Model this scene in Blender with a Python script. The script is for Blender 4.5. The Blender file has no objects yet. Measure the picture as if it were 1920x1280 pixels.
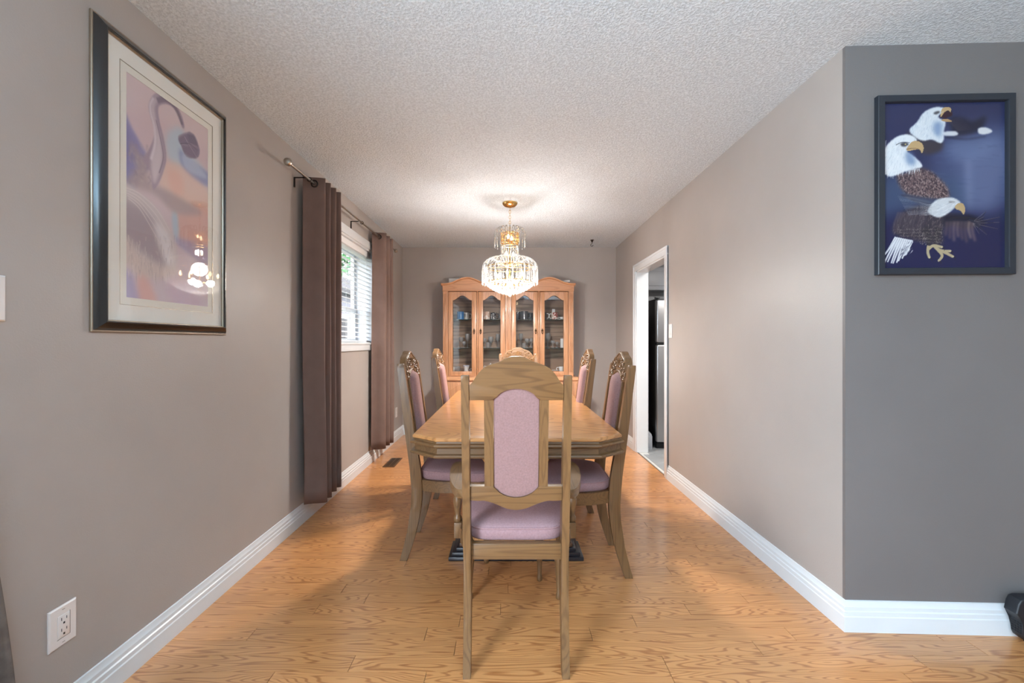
import bpy, bmesh, math, random
import numpy as np
from mathutils import Vector, Matrix

random.seed(7)
PI = math.pi
C = bpy.context.scene.collection
sc = bpy.context.scene

# ------------------------------------------------------------------ camera
cam_d = bpy.data.cameras.new('camera')
cam = bpy.data.objects.new('camera', cam_d)
C.objects.link(cam)
cam.location = (0, 0, 1.2)
cam.rotation_euler = (PI / 2, 0, 0)
cam_d.sensor_width = 36
cam_d.lens = 15.0
cam_d.shift_x = 8 / 1920
cam_d.shift_y = 2 / 1920
cam_d.clip_start = 0.02
sc.camera = cam

# ------------------------------------------------------------------ colour management
sc.view_settings.view_transform = 'Standard'
sc.view_settings.look = 'None'
sc.view_settings.gamma = 1
sc.view_settings.use_curve_mapping = False
sc.view_settings.exposure = 1.08


def lin(c):
    return tuple(((v / 255) / 12.92 if v / 255 <= 0.04045 else ((v / 255 + 0.055) / 1.055) ** 2.4) for v in c)


# ------------------------------------------------------------------ world and large lights
w = bpy.data.worlds.new('world')
sc.world = w
w.use_nodes = True
wn = w.node_tree
bg = wn.nodes['Background']
sky = wn.nodes.new('ShaderNodeTexSky')
sky.sky_type = 'NISHITA'
sky.sun_disc = False
sky.sun_elevation = math.radians(42)
sky.sun_rotation = math.radians(150)
sky.dust_density = 2.5
hz = wn.nodes.new('ShaderNodeHueSaturation'); hz.inputs['Saturation'].default_value = .45
wn.links.new(sky.outputs[0], hz.inputs['Color']); wn.links.new(hz.outputs[0], bg.inputs[0])
bg.inputs[1].default_value = 1.0


def area(name, loc, rot, sx, sy, power, col):
    d = bpy.data.lights.new(name, 'AREA')
    d.shape = 'RECTANGLE'
    d.size, d.size_y, d.energy, d.color = sx, sy, power, col
    o = bpy.data.objects.new(name, d)
    C.objects.link(o)
    o.location, o.rotation_euler = loc, rot
    return o


# daylight through the large living room window, behind the camera in the wall on its left
area('daylight_living_room_window', (-1.57, -0.8, 1.35), (0, math.radians(-90), 0), 1.66, 1.62, 98, (0.66, 0.85, 1.0))
# daylight through the dining room window on the wall on the photograph's left
pw_ = area('dining_window_portal', (-1.60, 3.69, 1.65), (0, math.radians(-90), 0), 0.93, 1.33, 1, (1, 1, 1))
pw_.data.cycles.is_portal = True
# added overhead fills, unseen: ambient light behind the camera, and for the kitchen
area('living_room_fill', (1.2, -1.0, 2.40), (0, 0, 0), 1.0, 1.0, 6, (0.88, 0.95, 1.0))
# added fill, out of view, aimed up to brighten the ceiling
area('ceiling_bounce_fill', (0.5, -0.9, 1.75), (PI, 0, 0), 0.6, 0.6, 74, (0.52, 0.81, 1.0))
area('kitchen_fill', (2.4, 3.3, 2.40), (0, 0, 0), 0.9, 0.9, 32, (1.0, 0.97, 0.93))  # added lamp, out of view, to light the kitchen
CHANDELIER_POWER = 24


# ------------------------------------------------------------------ materials
def newmat(name):
    m = bpy.data.materials.new(name)
    m.use_nodes = True
    nt = m.node_tree
    return m, nt, nt.nodes['Principled BSDF']


def nd(nt, typ, **kw):
    n = nt.nodes.new(typ)
    for k, v in kw.items():
        if k in n.inputs.keys() if isinstance(k, str) else False:
            n.inputs[k].default_value = v
        else:
            setattr(n, k, v)
    return n


def inp(n, **kw):
    for k, v in kw.items():
        n.inputs[k.replace('_', ' ')].default_value = v
    return n


def mat(name, col, rough=0.5, metal=0.0, noise=0.0, nscale=20, bump=0.0, bscale=200, bdist=0.001, spec=0.5, coat=0.0, sheen=0.0, emit=None, estr=0):
    m, nt, p = newmat(name)
    c = lin(col)
    p.inputs['Base Color'].default_value = (*c, 1)
    p.inputs['Roughness'].default_value = rough
    p.inputs['Metallic'].default_value = metal
    p.inputs['Specular IOR Level'].default_value = spec
    p.inputs['Coat Weight'].default_value = coat
    p.inputs['Coat Roughness'].default_value = 0.1
    if sheen:
        p.inputs['Sheen Weight'].default_value = sheen
        p.inputs['Sheen Roughness'].default_value = 0.4
        p.inputs['Sheen Tint'].default_value = (*c, 1)
    tc = nt.nodes.new('ShaderNodeTexCoord')
    if noise:
        n = inp(nt.nodes.new('ShaderNodeTexNoise'), Scale=nscale, Detail=5.0, Roughness=0.6)
        nt.links.new(tc.outputs['Object'], n.inputs['Vector'])
        r = nt.nodes.new('ShaderNodeValToRGB')
        r.color_ramp.elements[0].position = 0.3
        r.color_ramp.elements[1].position = 0.7
        r.color_ramp.elements[0].color = (*[x * (1 - noise) for x in c], 1)
        r.color_ramp.elements[1].color = (*[min(1, x * (1 + noise)) for x in c], 1)
        nt.links.new(n.outputs['Fac'], r.inputs['Fac'])
        nt.links.new(r.outputs['Color'], p.inputs['Base Color'])
    if bump:
        n2 = inp(nt.nodes.new('ShaderNodeTexNoise'), Scale=bscale, Detail=3.0)
        nt.links.new(tc.outputs['Object'], n2.inputs['Vector'])
        b = inp(nt.nodes.new('ShaderNodeBump'), Strength=bump, Distance=bdist)
        nt.links.new(n2.outputs['Fac'], b.inputs['Height'])
        nt.links.new(b.outputs['Normal'], p.inputs['Normal'])
    if emit:
        p.inputs['Emission Color'].default_value = (*lin(emit), 1)
        p.inputs['Emission Strength'].default_value = estr
    return m


def oak(name, axis, light, dark, rough=0.35, rings=9.0, across=9.0, along=0.9, contrast=0.55, coat=0.3, rand_tint=0.0, fine=0.25, coat_rough=0.12):
    """oak: contour lines of a stretched noise make the cathedral figure, with fine pores along the grain"""
    m, nt, p = newmat(name)
    L = nt.links
    tc = nt.nodes.new('ShaderNodeTexCoord')
    oi = nt.nodes.new('ShaderNodeObjectInfo')
    comb = nt.nodes.new('ShaderNodeVectorMath'); comb.operation = 'SCALE'
    rv = nt.nodes.new('ShaderNodeCombineXYZ')
    for i in range(3):
        L.new(oi.outputs['Random'], rv.inputs[i])
    L.new(rv.outputs[0], comb.inputs[0]); comb.inputs['Scale'].default_value = 37.0
    add = nt.nodes.new('ShaderNodeVectorMath'); add.operation = 'ADD'
    mp = nt.nodes.new('ShaderNodeMapping')
    s = [across] * 3
    s['xyz'.index(axis)] = along
    mp.inputs['Scale'].default_value = s
    L.new(tc.outputs['Object'], mp.inputs['Vector'])
    L.new(mp.outputs[0], add.inputs[0]); L.new(comb.outputs[0], add.inputs[1])
    n = inp(nt.nodes.new('ShaderNodeTexNoise'), Scale=1.0, Detail=1.5, Roughness=0.4, Distortion=0.1)
    L.new(add.outputs[0], n.inputs['Vector'])
    mul = nt.nodes.new('ShaderNodeMath'); mul.operation = 'MULTIPLY'; mul.inputs[1].default_value = rings * 2 * PI
    L.new(n.outputs['Fac'], mul.inputs[0])
    sn = nt.nodes.new('ShaderNodeMath'); sn.operation = 'SINE'
    L.new(mul.outputs[0], sn.inputs[0])
    mr = nt.nodes.new('ShaderNodeMapRange')
    mr.inputs['From Min'].default_value = 0.25; mr.inputs['From Max'].default_value = 1.0
    mr.inputs['To Min'].default_value = 0.0; mr.inputs['To Max'].default_value = contrast
    L.new(sn.outputs[0], mr.inputs['Value'])
    # fine pores
    mp2 = nt.nodes.new('ShaderNodeMapping')
    s2 = [260.0] * 3
    s2['xyz'.index(axis)] = 7.0
    mp2.inputs['Scale'].default_value = s2
    L.new(tc.outputs['Object'], mp2.inputs['Vector'])
    n2 = inp(nt.nodes.new('ShaderNodeTexNoise'), Scale=1.0, Detail=2.0)
    L.new(mp2.outputs[0], n2.inputs['Vector'])
    mr2 = nt.nodes.new('ShaderNodeMapRange')
    mr2.inputs['From Min'].default_value = 0.45; mr2.inputs['From Max'].default_value = 0.75
    mr2.inputs['To Min'].default_value = 0.0; mr2.inputs['To Max'].default_value = fine
    L.new(n2.outputs['Fac'], mr2.inputs['Value'])
    ad = nt.nodes.new('ShaderNodeMath'); ad.operation = 'ADD'; ad.use_clamp = True
    L.new(mr.outputs[0], ad.inputs[0]); L.new(mr2.outputs[0], ad.inputs[1])
    mix = nt.nodes.new('ShaderNodeMix'); mix.data_type = 'RGBA'
    mix.inputs['A'].default_value = (*lin(light), 1)
    mix.inputs['B'].default_value = (*lin(dark), 1)
    L.new(ad.outputs[0], mix.inputs['Factor'])
    out = mix.outputs['Result']
    if rand_tint:
        hs = nt.nodes.new('ShaderNodeHueSaturation')
        m2 = nt.nodes.new('ShaderNodeMapRange')
        m2.inputs['To Min'].default_value = 1 - rand_tint; m2.inputs['To Max'].default_value = 1 + rand_tint
        L.new(oi.outputs['Random'], m2.inputs['Value'])
        L.new(m2.outputs[0], hs.inputs['Value'])
        L.new(out, hs.inputs['Color'])
        out = hs.outputs[0]
    L.new(out, p.inputs['Base Color'])
    p.inputs['Roughness'].default_value = rough
    p.inputs['Coat Weight'].default_value = coat
    p.inputs['Coat Roughness'].default_value = coat_rough
    b = inp(nt.nodes.new('ShaderNodeBump'), Strength=0.15, Distance=0.0004)
    b.invert = True
    L.new(ad.outputs[0], b.inputs['Height'])
    L.new(b.outputs[0], p.inputs['Normal'])
    return m


def glassy(name, transp, col=(255, 255, 255), rough=0.02, white=0.0, ior=1.5, boost=0.0, wcol=.8):
    """thin glass: see-through with a Fresnel reflection, and a little scattering for cut or frosted glass"""
    m = bpy.data.materials.new(name); m.use_nodes = True
    nt = m.node_tree
    for n in list(nt.nodes):
        nt.nodes.remove(n)
    out = nt.nodes.new('ShaderNodeOutputMaterial')
    tr = nt.nodes.new('ShaderNodeBsdfTransparent'); tr.inputs[0].default_value = (*[transp * x for x in lin(col)], 1)
    gl = nt.nodes.new('ShaderNodeBsdfGlossy'); gl.inputs['Roughness'].default_value = rough
    fr = nt.nodes.new('ShaderNodeFresnel'); fr.inputs['IOR'].default_value = ior
    fac = fr.outputs[0]
    if boost:
        a = nt.nodes.new('ShaderNodeMath'); a.operation = 'ADD'; a.inputs[1].default_value = boost; a.use_clamp = True
        nt.links.new(fac, a.inputs[0]); fac = a.outputs[0]
    ge = nt.nodes.new('ShaderNodeNewGeometry')
    inv = nt.nodes.new('ShaderNodeMath'); inv.operation = 'SUBTRACT'; inv.inputs[0].default_value = 1.0
    nt.links.new(ge.outputs['Backfacing'], inv.inputs[1])
    fm = nt.nodes.new('ShaderNodeMath'); fm.operation = 'MULTIPLY'
    nt.links.new(fac, fm.inputs[0]); nt.links.new(inv.outputs[0], fm.inputs[1]); fac = fm.outputs[0]
    mx = nt.nodes.new('ShaderNodeMixShader')
    nt.links.new(fac, mx.inputs[0]); nt.links.new(tr.outputs[0], mx.inputs[1]); nt.links.new(gl.outputs[0], mx.inputs[2])
    res = mx.outputs[0]
    if white:
        tl = nt.nodes.new('ShaderNodeBsdfTranslucent'); df = nt.nodes.new('ShaderNodeBsdfDiffuse')
        tl.inputs[0].default_value = (wcol, wcol, wcol, 1); df.inputs[0].default_value = (wcol, wcol, wcol, 1)
        m2 = nt.nodes.new('ShaderNodeMixShader'); m2.inputs[0].default_value = 0.5
        nt.links.new(tl.outputs[0], m2.inputs[1]); nt.links.new(df.outputs[0], m2.inputs[2])
        m3 = nt.nodes.new('ShaderNodeMixShader'); m3.inputs[0].default_value = white
        nt.links.new(res, m3.inputs[1]); nt.links.new(m2.outputs[0], m3.inputs[2])
        res = m3.outputs[0]
    nt.links.new(res, out.inputs[0])
    return m


def wallmat(name, col, rough=0.42):
    m, nt, p = newmat(name)
    c = lin(col)
    tc = nt.nodes.new('ShaderNodeTexCoord')
    n = inp(nt.nodes.new('ShaderNodeTexNoise'), Scale=1.6, Detail=4.0, Roughness=0.55)
    nt.links.new(tc.outputs['Object'], n.inputs['Vector'])
    r = nt.nodes.new('ShaderNodeValToRGB')
    r.color_ramp.elements[0].position = 0.3; r.color_ramp.elements[1].position = 0.7
    r.color_ramp.elements[0].color = (*[x * 0.95 for x in c], 1)
    r.color_ramp.elements[1].color = (*[x * 1.05 for x in c], 1)
    nt.links.new(n.outputs['Fac'], r.inputs['Fac']); nt.links.new(r.outputs[0], p.inputs['Base Color'])
    p.inputs['Roughness'].default_value = rough
    n2 = inp(nt.nodes.new('ShaderNodeTexNoise'), Scale=170.0, Detail=2.0)
    n3 = inp(nt.nodes.new('ShaderNodeTexNoise'), Scale=7.0, Detail=2.0)
    nt.links.new(tc.outputs['Object'], n2.inputs['Vector']); nt.links.new(tc.outputs['Object'], n3.inputs['Vector'])
    b = inp(nt.nodes.new('ShaderNodeBump'), Strength=0.22, Distance=0.0015)
    nt.links.new(n2.outputs['Fac'], b.inputs['Height'])
    b2 = inp(nt.nodes.new('ShaderNodeBump'), Strength=0.12, Distance=0.006)
    nt.links.new(n3.outputs['Fac'], b2.inputs['Height']); nt.links.new(b.outputs[0], b2.inputs['Normal'])
    nt.links.new(b2.outputs[0], p.inputs['Normal'])
    return m


M = {}
M['wall'] = wallmat('taupe_satin_paint', (170, 161, 155))
M['wall_shaded'] = wallmat('taupe_paint_shaded', (114, 109, 108))  # wall paint darkened: the shade on the near right wall is in its colour
M['kwall'] = mat('kitchen_wall_paint', (176, 176, 178), 0.6)
M['white'] = mat('white_trim_paint', (218, 220, 222), 0.32, noise=0.02, nscale=6)
M['plate'] = mat('white_wall_plate', (226, 218, 214), 0.3)
M['slot'] = mat('dark_slot', (35, 30, 30), 0.6)
# popcorn ceiling
m, nt, p = newmat('popcorn_ceiling')
tc = nt.nodes.new('ShaderNodeTexCoord')
n1 = inp(nt.nodes.new('ShaderNodeTexNoise'), Scale=95.0, Detail=4.0, Roughness=0.65)
nt.links.new(tc.outputs['Object'], n1.inputs['Vector'])
r = nt.nodes.new('ShaderNodeValToRGB')
r.color_ramp.elements[0].position = 0.36; r.color_ramp.elements[1].position = 0.62
nt.links.new(n1.outputs['Fac'], r.inputs['Fac'])
b = inp(nt.nodes.new('ShaderNodeBump'), Strength=0.75, Distance=0.006)
nt.links.new(r.outputs[0], b.inputs['Height'])
nt.links.new(b.outputs[0], p.inputs['Normal'])
mx = nt.nodes.new('ShaderNodeMix'); mx.data_type = 'RGBA'
mx.inputs['A'].default_value = (*lin((206, 214, 222)), 1); mx.inputs['B'].default_value = (*lin((232, 240, 248)), 1)
nt.links.new(r.outputs[0], mx.inputs['Factor']); nt.links.new(mx.outputs['Result'], p.inputs['Base Color'])
p.inputs['Roughness'].default_value = 0.9
M['ceiling'] = m

M['floor'] = oak('oak_floor', 'x', (208, 147, 92), (160, 98, 52), rough=0.3, rings=24, across=13, along=1.5, contrast=0.8, coat=0.5, rand_tint=0.07, coat_rough=0.16)
M['seam'] = mat('floor_seam', (110, 72, 42), 0.7)
for a in 'xyz':
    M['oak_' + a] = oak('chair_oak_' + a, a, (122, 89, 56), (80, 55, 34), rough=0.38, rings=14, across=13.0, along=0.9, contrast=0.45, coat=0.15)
    M['cab_' + a] = oak('cabinet_oak_' + a, a, (200, 147, 108), (160, 108, 72), rough=0.35, rings=12, across=7.0, along=0.8, contrast=0.4, coat=0.2)
    M['tab_' + a] = oak('table_oak_' + a, a, (200, 142, 86), (146, 92, 48), rough=0.3, rings=22, across=4.0, along=1.4, contrast=0.5, coat=0.6, coat_rough=0.15)
M['cab_back'] = oak('cabinet_back_panel', 'x', (168, 140, 118), (112, 88, 72), rough=0.5, rings=6, across=9, along=0.6, contrast=0.7, coat=0)
M['dark'] = mat('plinth_black', (34, 32, 38), 0.35, coat=0.3)
M['plinthtop'] = oak('plinth_wood', 'x', (90, 60, 42), (56, 36, 26), rough=0.4)
M['velvet'] = mat('pink_velvet', (148, 116, 114), 0.85, noise=0.13, nscale=150, bump=0.35, bscale=420, bdist=0.0006, sheen=0.6, spec=0.2)
M['velvet_seat'] = mat('mauve_velvet', (158, 125, 128), 0.85, noise=0.12, nscale=150, bump=0.35, bscale=420, bdist=0.0006, sheen=0.6, spec=0.2)
M['curtain'] = mat('brown_curtain_fabric', (112, 88, 79), 0.75, noise=0.07, nscale=9, bump=0.4, bscale=350, bdist=0.0006, sheen=0.3)
M['lace'] = mat('taupe_patterned_drape', (104, 94, 88), 0.8, noise=0.25, nscale=26, bump=0.6, bscale=30, bdist=0.004)
M['steel'] = mat('brushed_nickel', (176, 168, 158), 0.28, 1.0)
M['bronze'] = mat('dark_metal', (52, 44, 40), 0.4, 0.9)
M['gold'] = mat('polished_gold', (232, 190, 120), 0.15, 1.0)
M['antique'] = mat('antique_brass', (92, 70, 50), 0.4, 0.9)
M['black'] = mat('black_plastic', (30, 31, 36), 0.45, bump=0.2, bscale=500, bdist=0.0004)
M['grille'] = mat('grille_black', (8, 8, 14), 0.7)
M['fridge_side'] = mat('fridge_black', (16, 16, 18), 0.35)
M['stainless'] = mat('stainless_steel', (178, 176, 176), 0.3, 0.95)
M['kcab'] = mat('kitchen_cabinet_white', (186, 186, 190), 0.4)
M['bin'] = mat('pale_grey_plastic', (176, 178, 184), 0.5)
M['grout'] = mat('tile_grout', (196, 196, 192), 0.8)
M['tile'] = mat('grey_floor_tile', (148, 150, 152), 0.4, noise=0.15, nscale=5)
M['frame_black'] = mat('black_lacquer_frame', (34, 31, 30), 0.22, coat=0.5)
M['frame_edge'] = mat('champagne_frame_edge', (170, 156, 140), 0.3, 0.8)
M['frame_navy'] = mat('charcoal_frame', (42, 46, 54), 0.4)
M['matboard'] = mat('cream_mat_board', (240, 236, 228), 0.8)
M['matinner'] = mat('pale_inner_mat', (236, 231, 220), 0.8)
M['vent'] = mat('brown_vent', (104, 76, 52), 0.45, 0.3)
M['blind'] = mat('white_blind_slat', (240, 240, 240), 0.4)
M['glass'] = glassy('clear_window_glass', 0.96)
M['pglass'] = glassy('picture_glass', 0.97, ior=1.6)
M['cglass'] = glassy('cabinet_glass', 0.93, ior=1.55)
M['crystal'] = glassy('cut_crystal', 0.9, rough=0.05, white=0.12, ior=1.6, boost=0.14, wcol=.36)
M['crystal_bright'] = glassy('cut_crystal_bright', 0.85, rough=0.06, white=0.32, ior=1.6, boost=0.2, wcol=.42)
M['ware'] = glassy('drinking_glass', 0.9, rough=0.03, white=0.34, ior=1.5, boost=0.1)
M['shelfglass'] = glassy('glass_shelf', 0.8, col=(200, 225, 215), white=0.08)
M['bulb'] = mat('warm_bulb', (255, 240, 210), 0.5, emit=(255, 222, 170), estr=14)
M['foliage'] = mat('leaf_green', (58, 104, 64), 0.6, noise=0.35, nscale=3)
M['bark'] = mat('bark', (80, 66, 52), 0.9, noise=0.3)
M['grass'] = mat('lawn', (56, 74, 42), 0.9, noise=0.3)
M['roofing'] = mat('roof_shingle', (54, 52, 52), 0.9, noise=0.2)
m, nt, p = newmat('grey_brick')
tc = nt.nodes.new('ShaderNodeTexCoord')
mp = nt.nodes.new('ShaderNodeMapping'); mp.inputs['Rotation'].default_value = (PI / 2, 0, PI / 2)
nt.links.new(tc.outputs['Object'], mp.inputs[0])
bt = inp(nt.nodes.new('ShaderNodeTexBrick'), Scale=4.0, Color1=(*lin((60, 60, 68)), 1), Color2=(*lin((44, 44, 52)), 1), Mortar=(*lin((110, 110, 118)), 1))
nt.links.new(mp.outputs[0], bt.inputs[0]); nt.links.new(bt.outputs[0], p.inputs['Base Color'])
p.inputs['Roughness'].default_value = 0.9
M['brick'] = m


def vcmat(name, rough=0.5):
    m, nt, p = newmat(name)
    a = nt.nodes.new('ShaderNodeVertexColor'); a.layer_name = 'print'
    nt.links.new(a.outputs[0], p.inputs['Base Color'])
    p.inputs['Roughness'].default_value = rough
    return m


M['print'] = vcmat('paper_print', 0.6)
M['gloss_print'] = vcmat('gloss_print', 0.25)


# ------------------------------------------------------------------ mesh helper
class MB:
    def __init__(s):
        s.bm = bmesh.new()

    def box(s, x0, x1, y0, y1, z0, z1, bev=0.0, seg=2):
        vs = [s.bm.verts.new(v) for v in ((x0, y0, z0), (x1, y0, z0), (x1, y1, z0), (x0, y1, z0), (x0, y0, z1), (x1, y0, z1), (x1, y1, z1), (x0, y1, z1))]
        fs = [s.bm.faces.new([vs[i] for i in f]) for f in ((0, 3, 2, 1), (4, 5, 6, 7), (0, 1, 5, 4), (1, 2, 6, 5), (2, 3, 7, 6), (3, 0, 4, 7))]
        if bev:
            es = list({e for f in fs for e in f.edges})
            bmesh.ops.bevel(s.bm, geom=es, offset=bev, segments=seg, profile=0.5, affect='EDGES')
        return s

    def rings(s, rings, cap0=True, cap1=True, closed=True):
        """rings: lists of points with equal count, bridged in order"""
        rv = [[s.bm.verts.new(p) for p in r] for r in rings]
        n = len(rv[0])
        for a, b in zip(rv, rv[1:]):
            for i in range(n if closed else n - 1):
                j = (i + 1) % n
                s.bm.faces.new((a[i], a[j], b[j], b[i]))
        if cap0 and closed:
            s.bm.faces.new(list(reversed(rv[0])))
        if cap1 and closed:
            s.bm.faces.new(rv[-1])
        return s

    def prism(s, poly, fn0, fn1, bev=0.0, seg=2):
        """poly of 2-D points; fn0 / fn1 map (a,b) to the two end faces"""
        a = [s.bm.verts.new(fn0(*p)) for p in poly]
        b = [s.bm.verts.new(fn1(*p)) for p in poly]
        n = len(poly)
        f0 = s.bm.faces.new(list(reversed(a))); f1 = s.bm.faces.new(b)
        for i in range(n):
            j = (i + 1) % n
            s.bm.faces.new((a[i], a[j], b[j], b[i]))
        if bev:
            es = list(set(f0.edges) | set(f1.edges))
            bmesh.ops.bevel(s.bm, geom=es, offset=bev, segments=seg, profile=0.5, affect='EDGES')
        return s

    def lathe(s, prof, cx=0, cy=0, n=20, cap=True):
        """prof: (radius, z) pairs bottom to top"""
        rs = []
        for r_, z in prof:
            rs.append([(cx + r_ * math.cos(2 * PI * i / n), cy + r_ * math.sin(2 * PI * i / n), z) for i in range(n)])
        return s.rings(rs, cap, cap)

    def tube(s, pts, r, n=8, closed=False, taper=None):
        P = [Vector(p) for p in pts]
        m_ = len(P)
        rs = []
        up = Vector((0, 0, 1))
        prev = None
        for i, p in enumerate(P):
            if closed:
                t = (P[(i + 1) % m_] - P[i - 1])
            else:
                t = (P[min(i + 1, m_ - 1)] - P[max(i - 1, 0)])
            if t.length < 1e-9:
                t = Vector((0, 0, 1))
            t.normalize()
            if prev is None:
                ref = up if abs(t.dot(up)) < 0.9 else Vector((1, 0, 0))
                u = t.cross(ref).normalized()
            else:
                u = (prev - t * prev.dot(t))
                u = u.normalized() if u.length > 1e-6 else t.cross(Vector((1, 0, 0))).normalized()
            prev = u
            v = t.cross(u)
            rr = r if taper is None else r * taper(i / max(1, m_ - 1))
            rs.append([p + (u * math.cos(2 * PI * k / n) + v * math.sin(2 * PI * k / n)) * rr for k in range(n)])
        if closed:
            rs.append(rs[0])
            return s.rings(rs, False, False)
        return s.rings(rs)

    def bead(s, c, r, rz=None, n=6):
        rz = rz or r
        x, y, z = c
        t = s.bm.verts.new((x, y, z + rz)); b_ = s.bm.verts.new((x, y, z - rz))
        ring = [s.bm.verts.new((x + r * math.cos(2 * PI * i / n), y + r * math.sin(2 * PI * i / n), z)) for i in range(n)]
        for i in range(n):
            j = (i + 1) % n
            s.bm.faces.new((ring[i], ring[j], t)); s.bm.faces.new((ring[j], ring[i], b_))
        return s

    def grid(s, fn, nu, nv, wrap=False):
        vs = [[s.bm.verts.new(fn(i / nu, j / nv)) for j in range(nv + 1)] for i in range(nu + 1)]
        for i in range(nu):
            for j in range(nv):
                s.bm.faces.new((vs[i][j], vs[i + 1][j], vs[i + 1][j + 1], vs[i][j + 1]))
        return s

    def build(s, name, material, parent=None, smooth=40, shear=None):
        if shear:
            for v in s.bm.verts:
                v.co = Vector(shear(v.co))
        bmesh.ops.remove_doubles(s.bm, verts=s.bm.verts, dist=1e-6)
        bmesh.ops.recalc_face_normals(s.bm, faces=s.bm.faces)
        me = bpy.data.meshes.new(name)
        s.bm.to_mesh(me); s.bm.free()
        me.materials.append(M[material] if isinstance(material, str) else material)
        if smooth:
            me.polygons.foreach_set('use_smooth', [True] * len(me.polygons))
            me.set_sharp_from_angle(angle=math.radians(smooth))
        o = bpy.data.objects.new(name, me)
        C.objects.link(o)
        if parent:
            o.parent = parent
        return o


def tag(o, label=None, cat=None, group=None, kind=None):
    if label: o['label'] = label
    if cat: o['category'] = cat
    if group: o['group'] = group
    if kind: o['kind'] = kind
    return o


def thing(name, loc, label, cat, rz=0, group=None):
    o = bpy.data.objects.new(name, None)
    o.empty_display_size = 0.1
    C.objects.link(o)
    o.location = loc; o.rotation_euler = (0, 0, rz)
    return tag(o, label, cat, group)


def copy_tree(o, parent=None):
    c = o.copy(); C.objects.link(c)
    if parent: c.parent = parent
    for ch in list(o.children):
        copy_tree(ch, c)
    return c


def catmull(pts, n=8, closed=False):
    P = [Vector(p) for p in pts]
    m_ = len(P)
    out = []
    rng = range(m_) if closed else range(m_ - 1)
    for i in rng:
        p0 = P[(i - 1) % m_] if closed else P[max(i - 1, 0)]
        p1 = P[i]; p2 = P[(i + 1) % m_]
        p3 = P[(i + 2) % m_] if closed else P[min(i + 2, m_ - 1)]
        for k in range(n):
            t = k / n
            out.append(0.5 * ((2 * p1) + (p2 - p0) * t + (2 * p0 - 5 * p1 + 4 * p2 - p3) * t * t + (3 * p1 - p0 - 3 * p2 + p3) * t ** 3))
    if not closed:
        out.append(P[-1])
    return [tuple(v) for v in out]


# ------------------------------------------------------------------ the room shell
XL, XR, YB, H = -1.375, 1.413, 5.57, 2.44
YC = 1.786          # near end of the right-hand wall
XK = XR + 0.113     # kitchen face of that wall


def struct(mb, name, material, parent=None, smooth=40):
    return tag(mb.build(name, material, parent, smooth), kind='structure')


# the wall on the left with its window opening
WY0, WY1, WZ0, WZ1 = 3.02, 4.35, 1.185, 2.12
TW = 0.22
mb = MB()
mb.box(XL - TW, XL, -3.2, -1.65, 0, H); mb.box(XL - TW, XL, .05, WY0, 0, H)
mb.box(XL - TW, XL, -1.65, .05, 0, .5); mb.box(XL - TW, XL, -1.65, .05, 2.2, H)
mb.box(XL - TW, XL, WY1, YB + .1, 0, H)
mb.box(XL - TW, XL, WY0, WY1, 0, WZ0)
mb.box(XL - TW, XL, WY0, WY1, WZ1, H)
struct(mb, 'wall_left', 'wall', smooth=0)
struct(MB().box(XL, 4.7, YB, YB + .1, 0, H), 'wall_back', 'wall', smooth=0)
mb = MB()
DY0, DY1, DZ = 3.81, 4.68, 1.985
mb.box(XR, XK, YC + .015, DY0, 0, H)
mb.box(XR, XK, DY1, YB, 0, H)
mb.box(XR, XK, DY0, DY1, DZ, H)
struct(mb, 'wall_right', 'wall', smooth=0)
mb = MB()
TAN = math.tan(math.radians(2.05))
poly = [(XR, YC), (4.7, YC - (4.7 - XR) * TAN), (4.7, YC + .1), (XR, YC + .1 + .0)]
mb.prism([(XR, YC), (4.7, YC - (4.7 - XR) * TAN), (4.7, YC + .1), (XK, YC + .1), (XK, YC + .0152), (XR, YC + .0152)], lambda a, b: (a, b, 0), lambda a, b: (a, b, H))
struct(mb, 'wall_near_right', 'wall_shaded', smooth=0)
# rear wall of the living room
mb = MB()
mb.box(XL, 4.7, -3.2, -3.1, 0, H)
struct(mb, 'wall_rear', 'wall', smooth=0)
struct(MB().box(4.7, 4.8, -3.2, YB + .1, 0, H), 'wall_far_right', 'wall', smooth=0)
struct(MB().box(XL - TW, 4.8, -3.2, YB + .1, H, H + .1), 'ceiling', 'ceiling', smooth=0)
# kitchen linings
mb = MB()
mb.box(XK + .001, 4.699, YB - .012, YB - .001, 0, H)
mb.box(XK + .001, 4.699, YC + .101, YC + .112, 0, H)
struct(mb, 'wall_kitchen', 'kwall', smooth=0)

# floor: base slab and individual oak strips
base = struct(MB().box(XL, 4.7, -3.2, YB, -.06, -.012), 'floor', 'seam', smooth=0)
RW = 0.0813
EDGE0 = 2.0435
rows = []
k = -22
while EDGE0 + k * RW < YB:
    rows.append(EDGE0 + k * RW); k += 1
forced = {0: [-.80], -1: [-.663], -3: [.546, 1.9], -6: [.59], 2: [.85, -.1], -2: [2.0]}
planks = []
for y0 in rows:
    y1 = min(y0 + RW, YB)
    ki = round((y0 - EDGE0) / RW)
    xmax = XR if y0 > YC - .1 else 4.7
    if y0 < YC and y1 > YC - .12:
        xmax = 4.7
    if y0 > YC:
        xmax = XR
    cuts = [XL]
    fx = sorted(forced.get(ki, []))
    x = XL + random.uniform(0.25, 1.3)
    while x < xmax - .25:
        if not any(abs(x - f) < .45 for f in fx):
            cuts.append(x)
        x += random.uniform(0.55, 1.35)
    cuts += [f for f in fx if f < xmax - .1]
    cuts = sorted(cuts) + [xmax]
    for a, b_ in zip(cuts, cuts[1:]):
        planks.append((a, b_, max(y0, -3.2), y1))
planks.sort(key=lambda q: abs(q[2] - 1.9) + max(0, q[0] - 1.4) * 1.5)
rest = MB()
g = .0009
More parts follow.
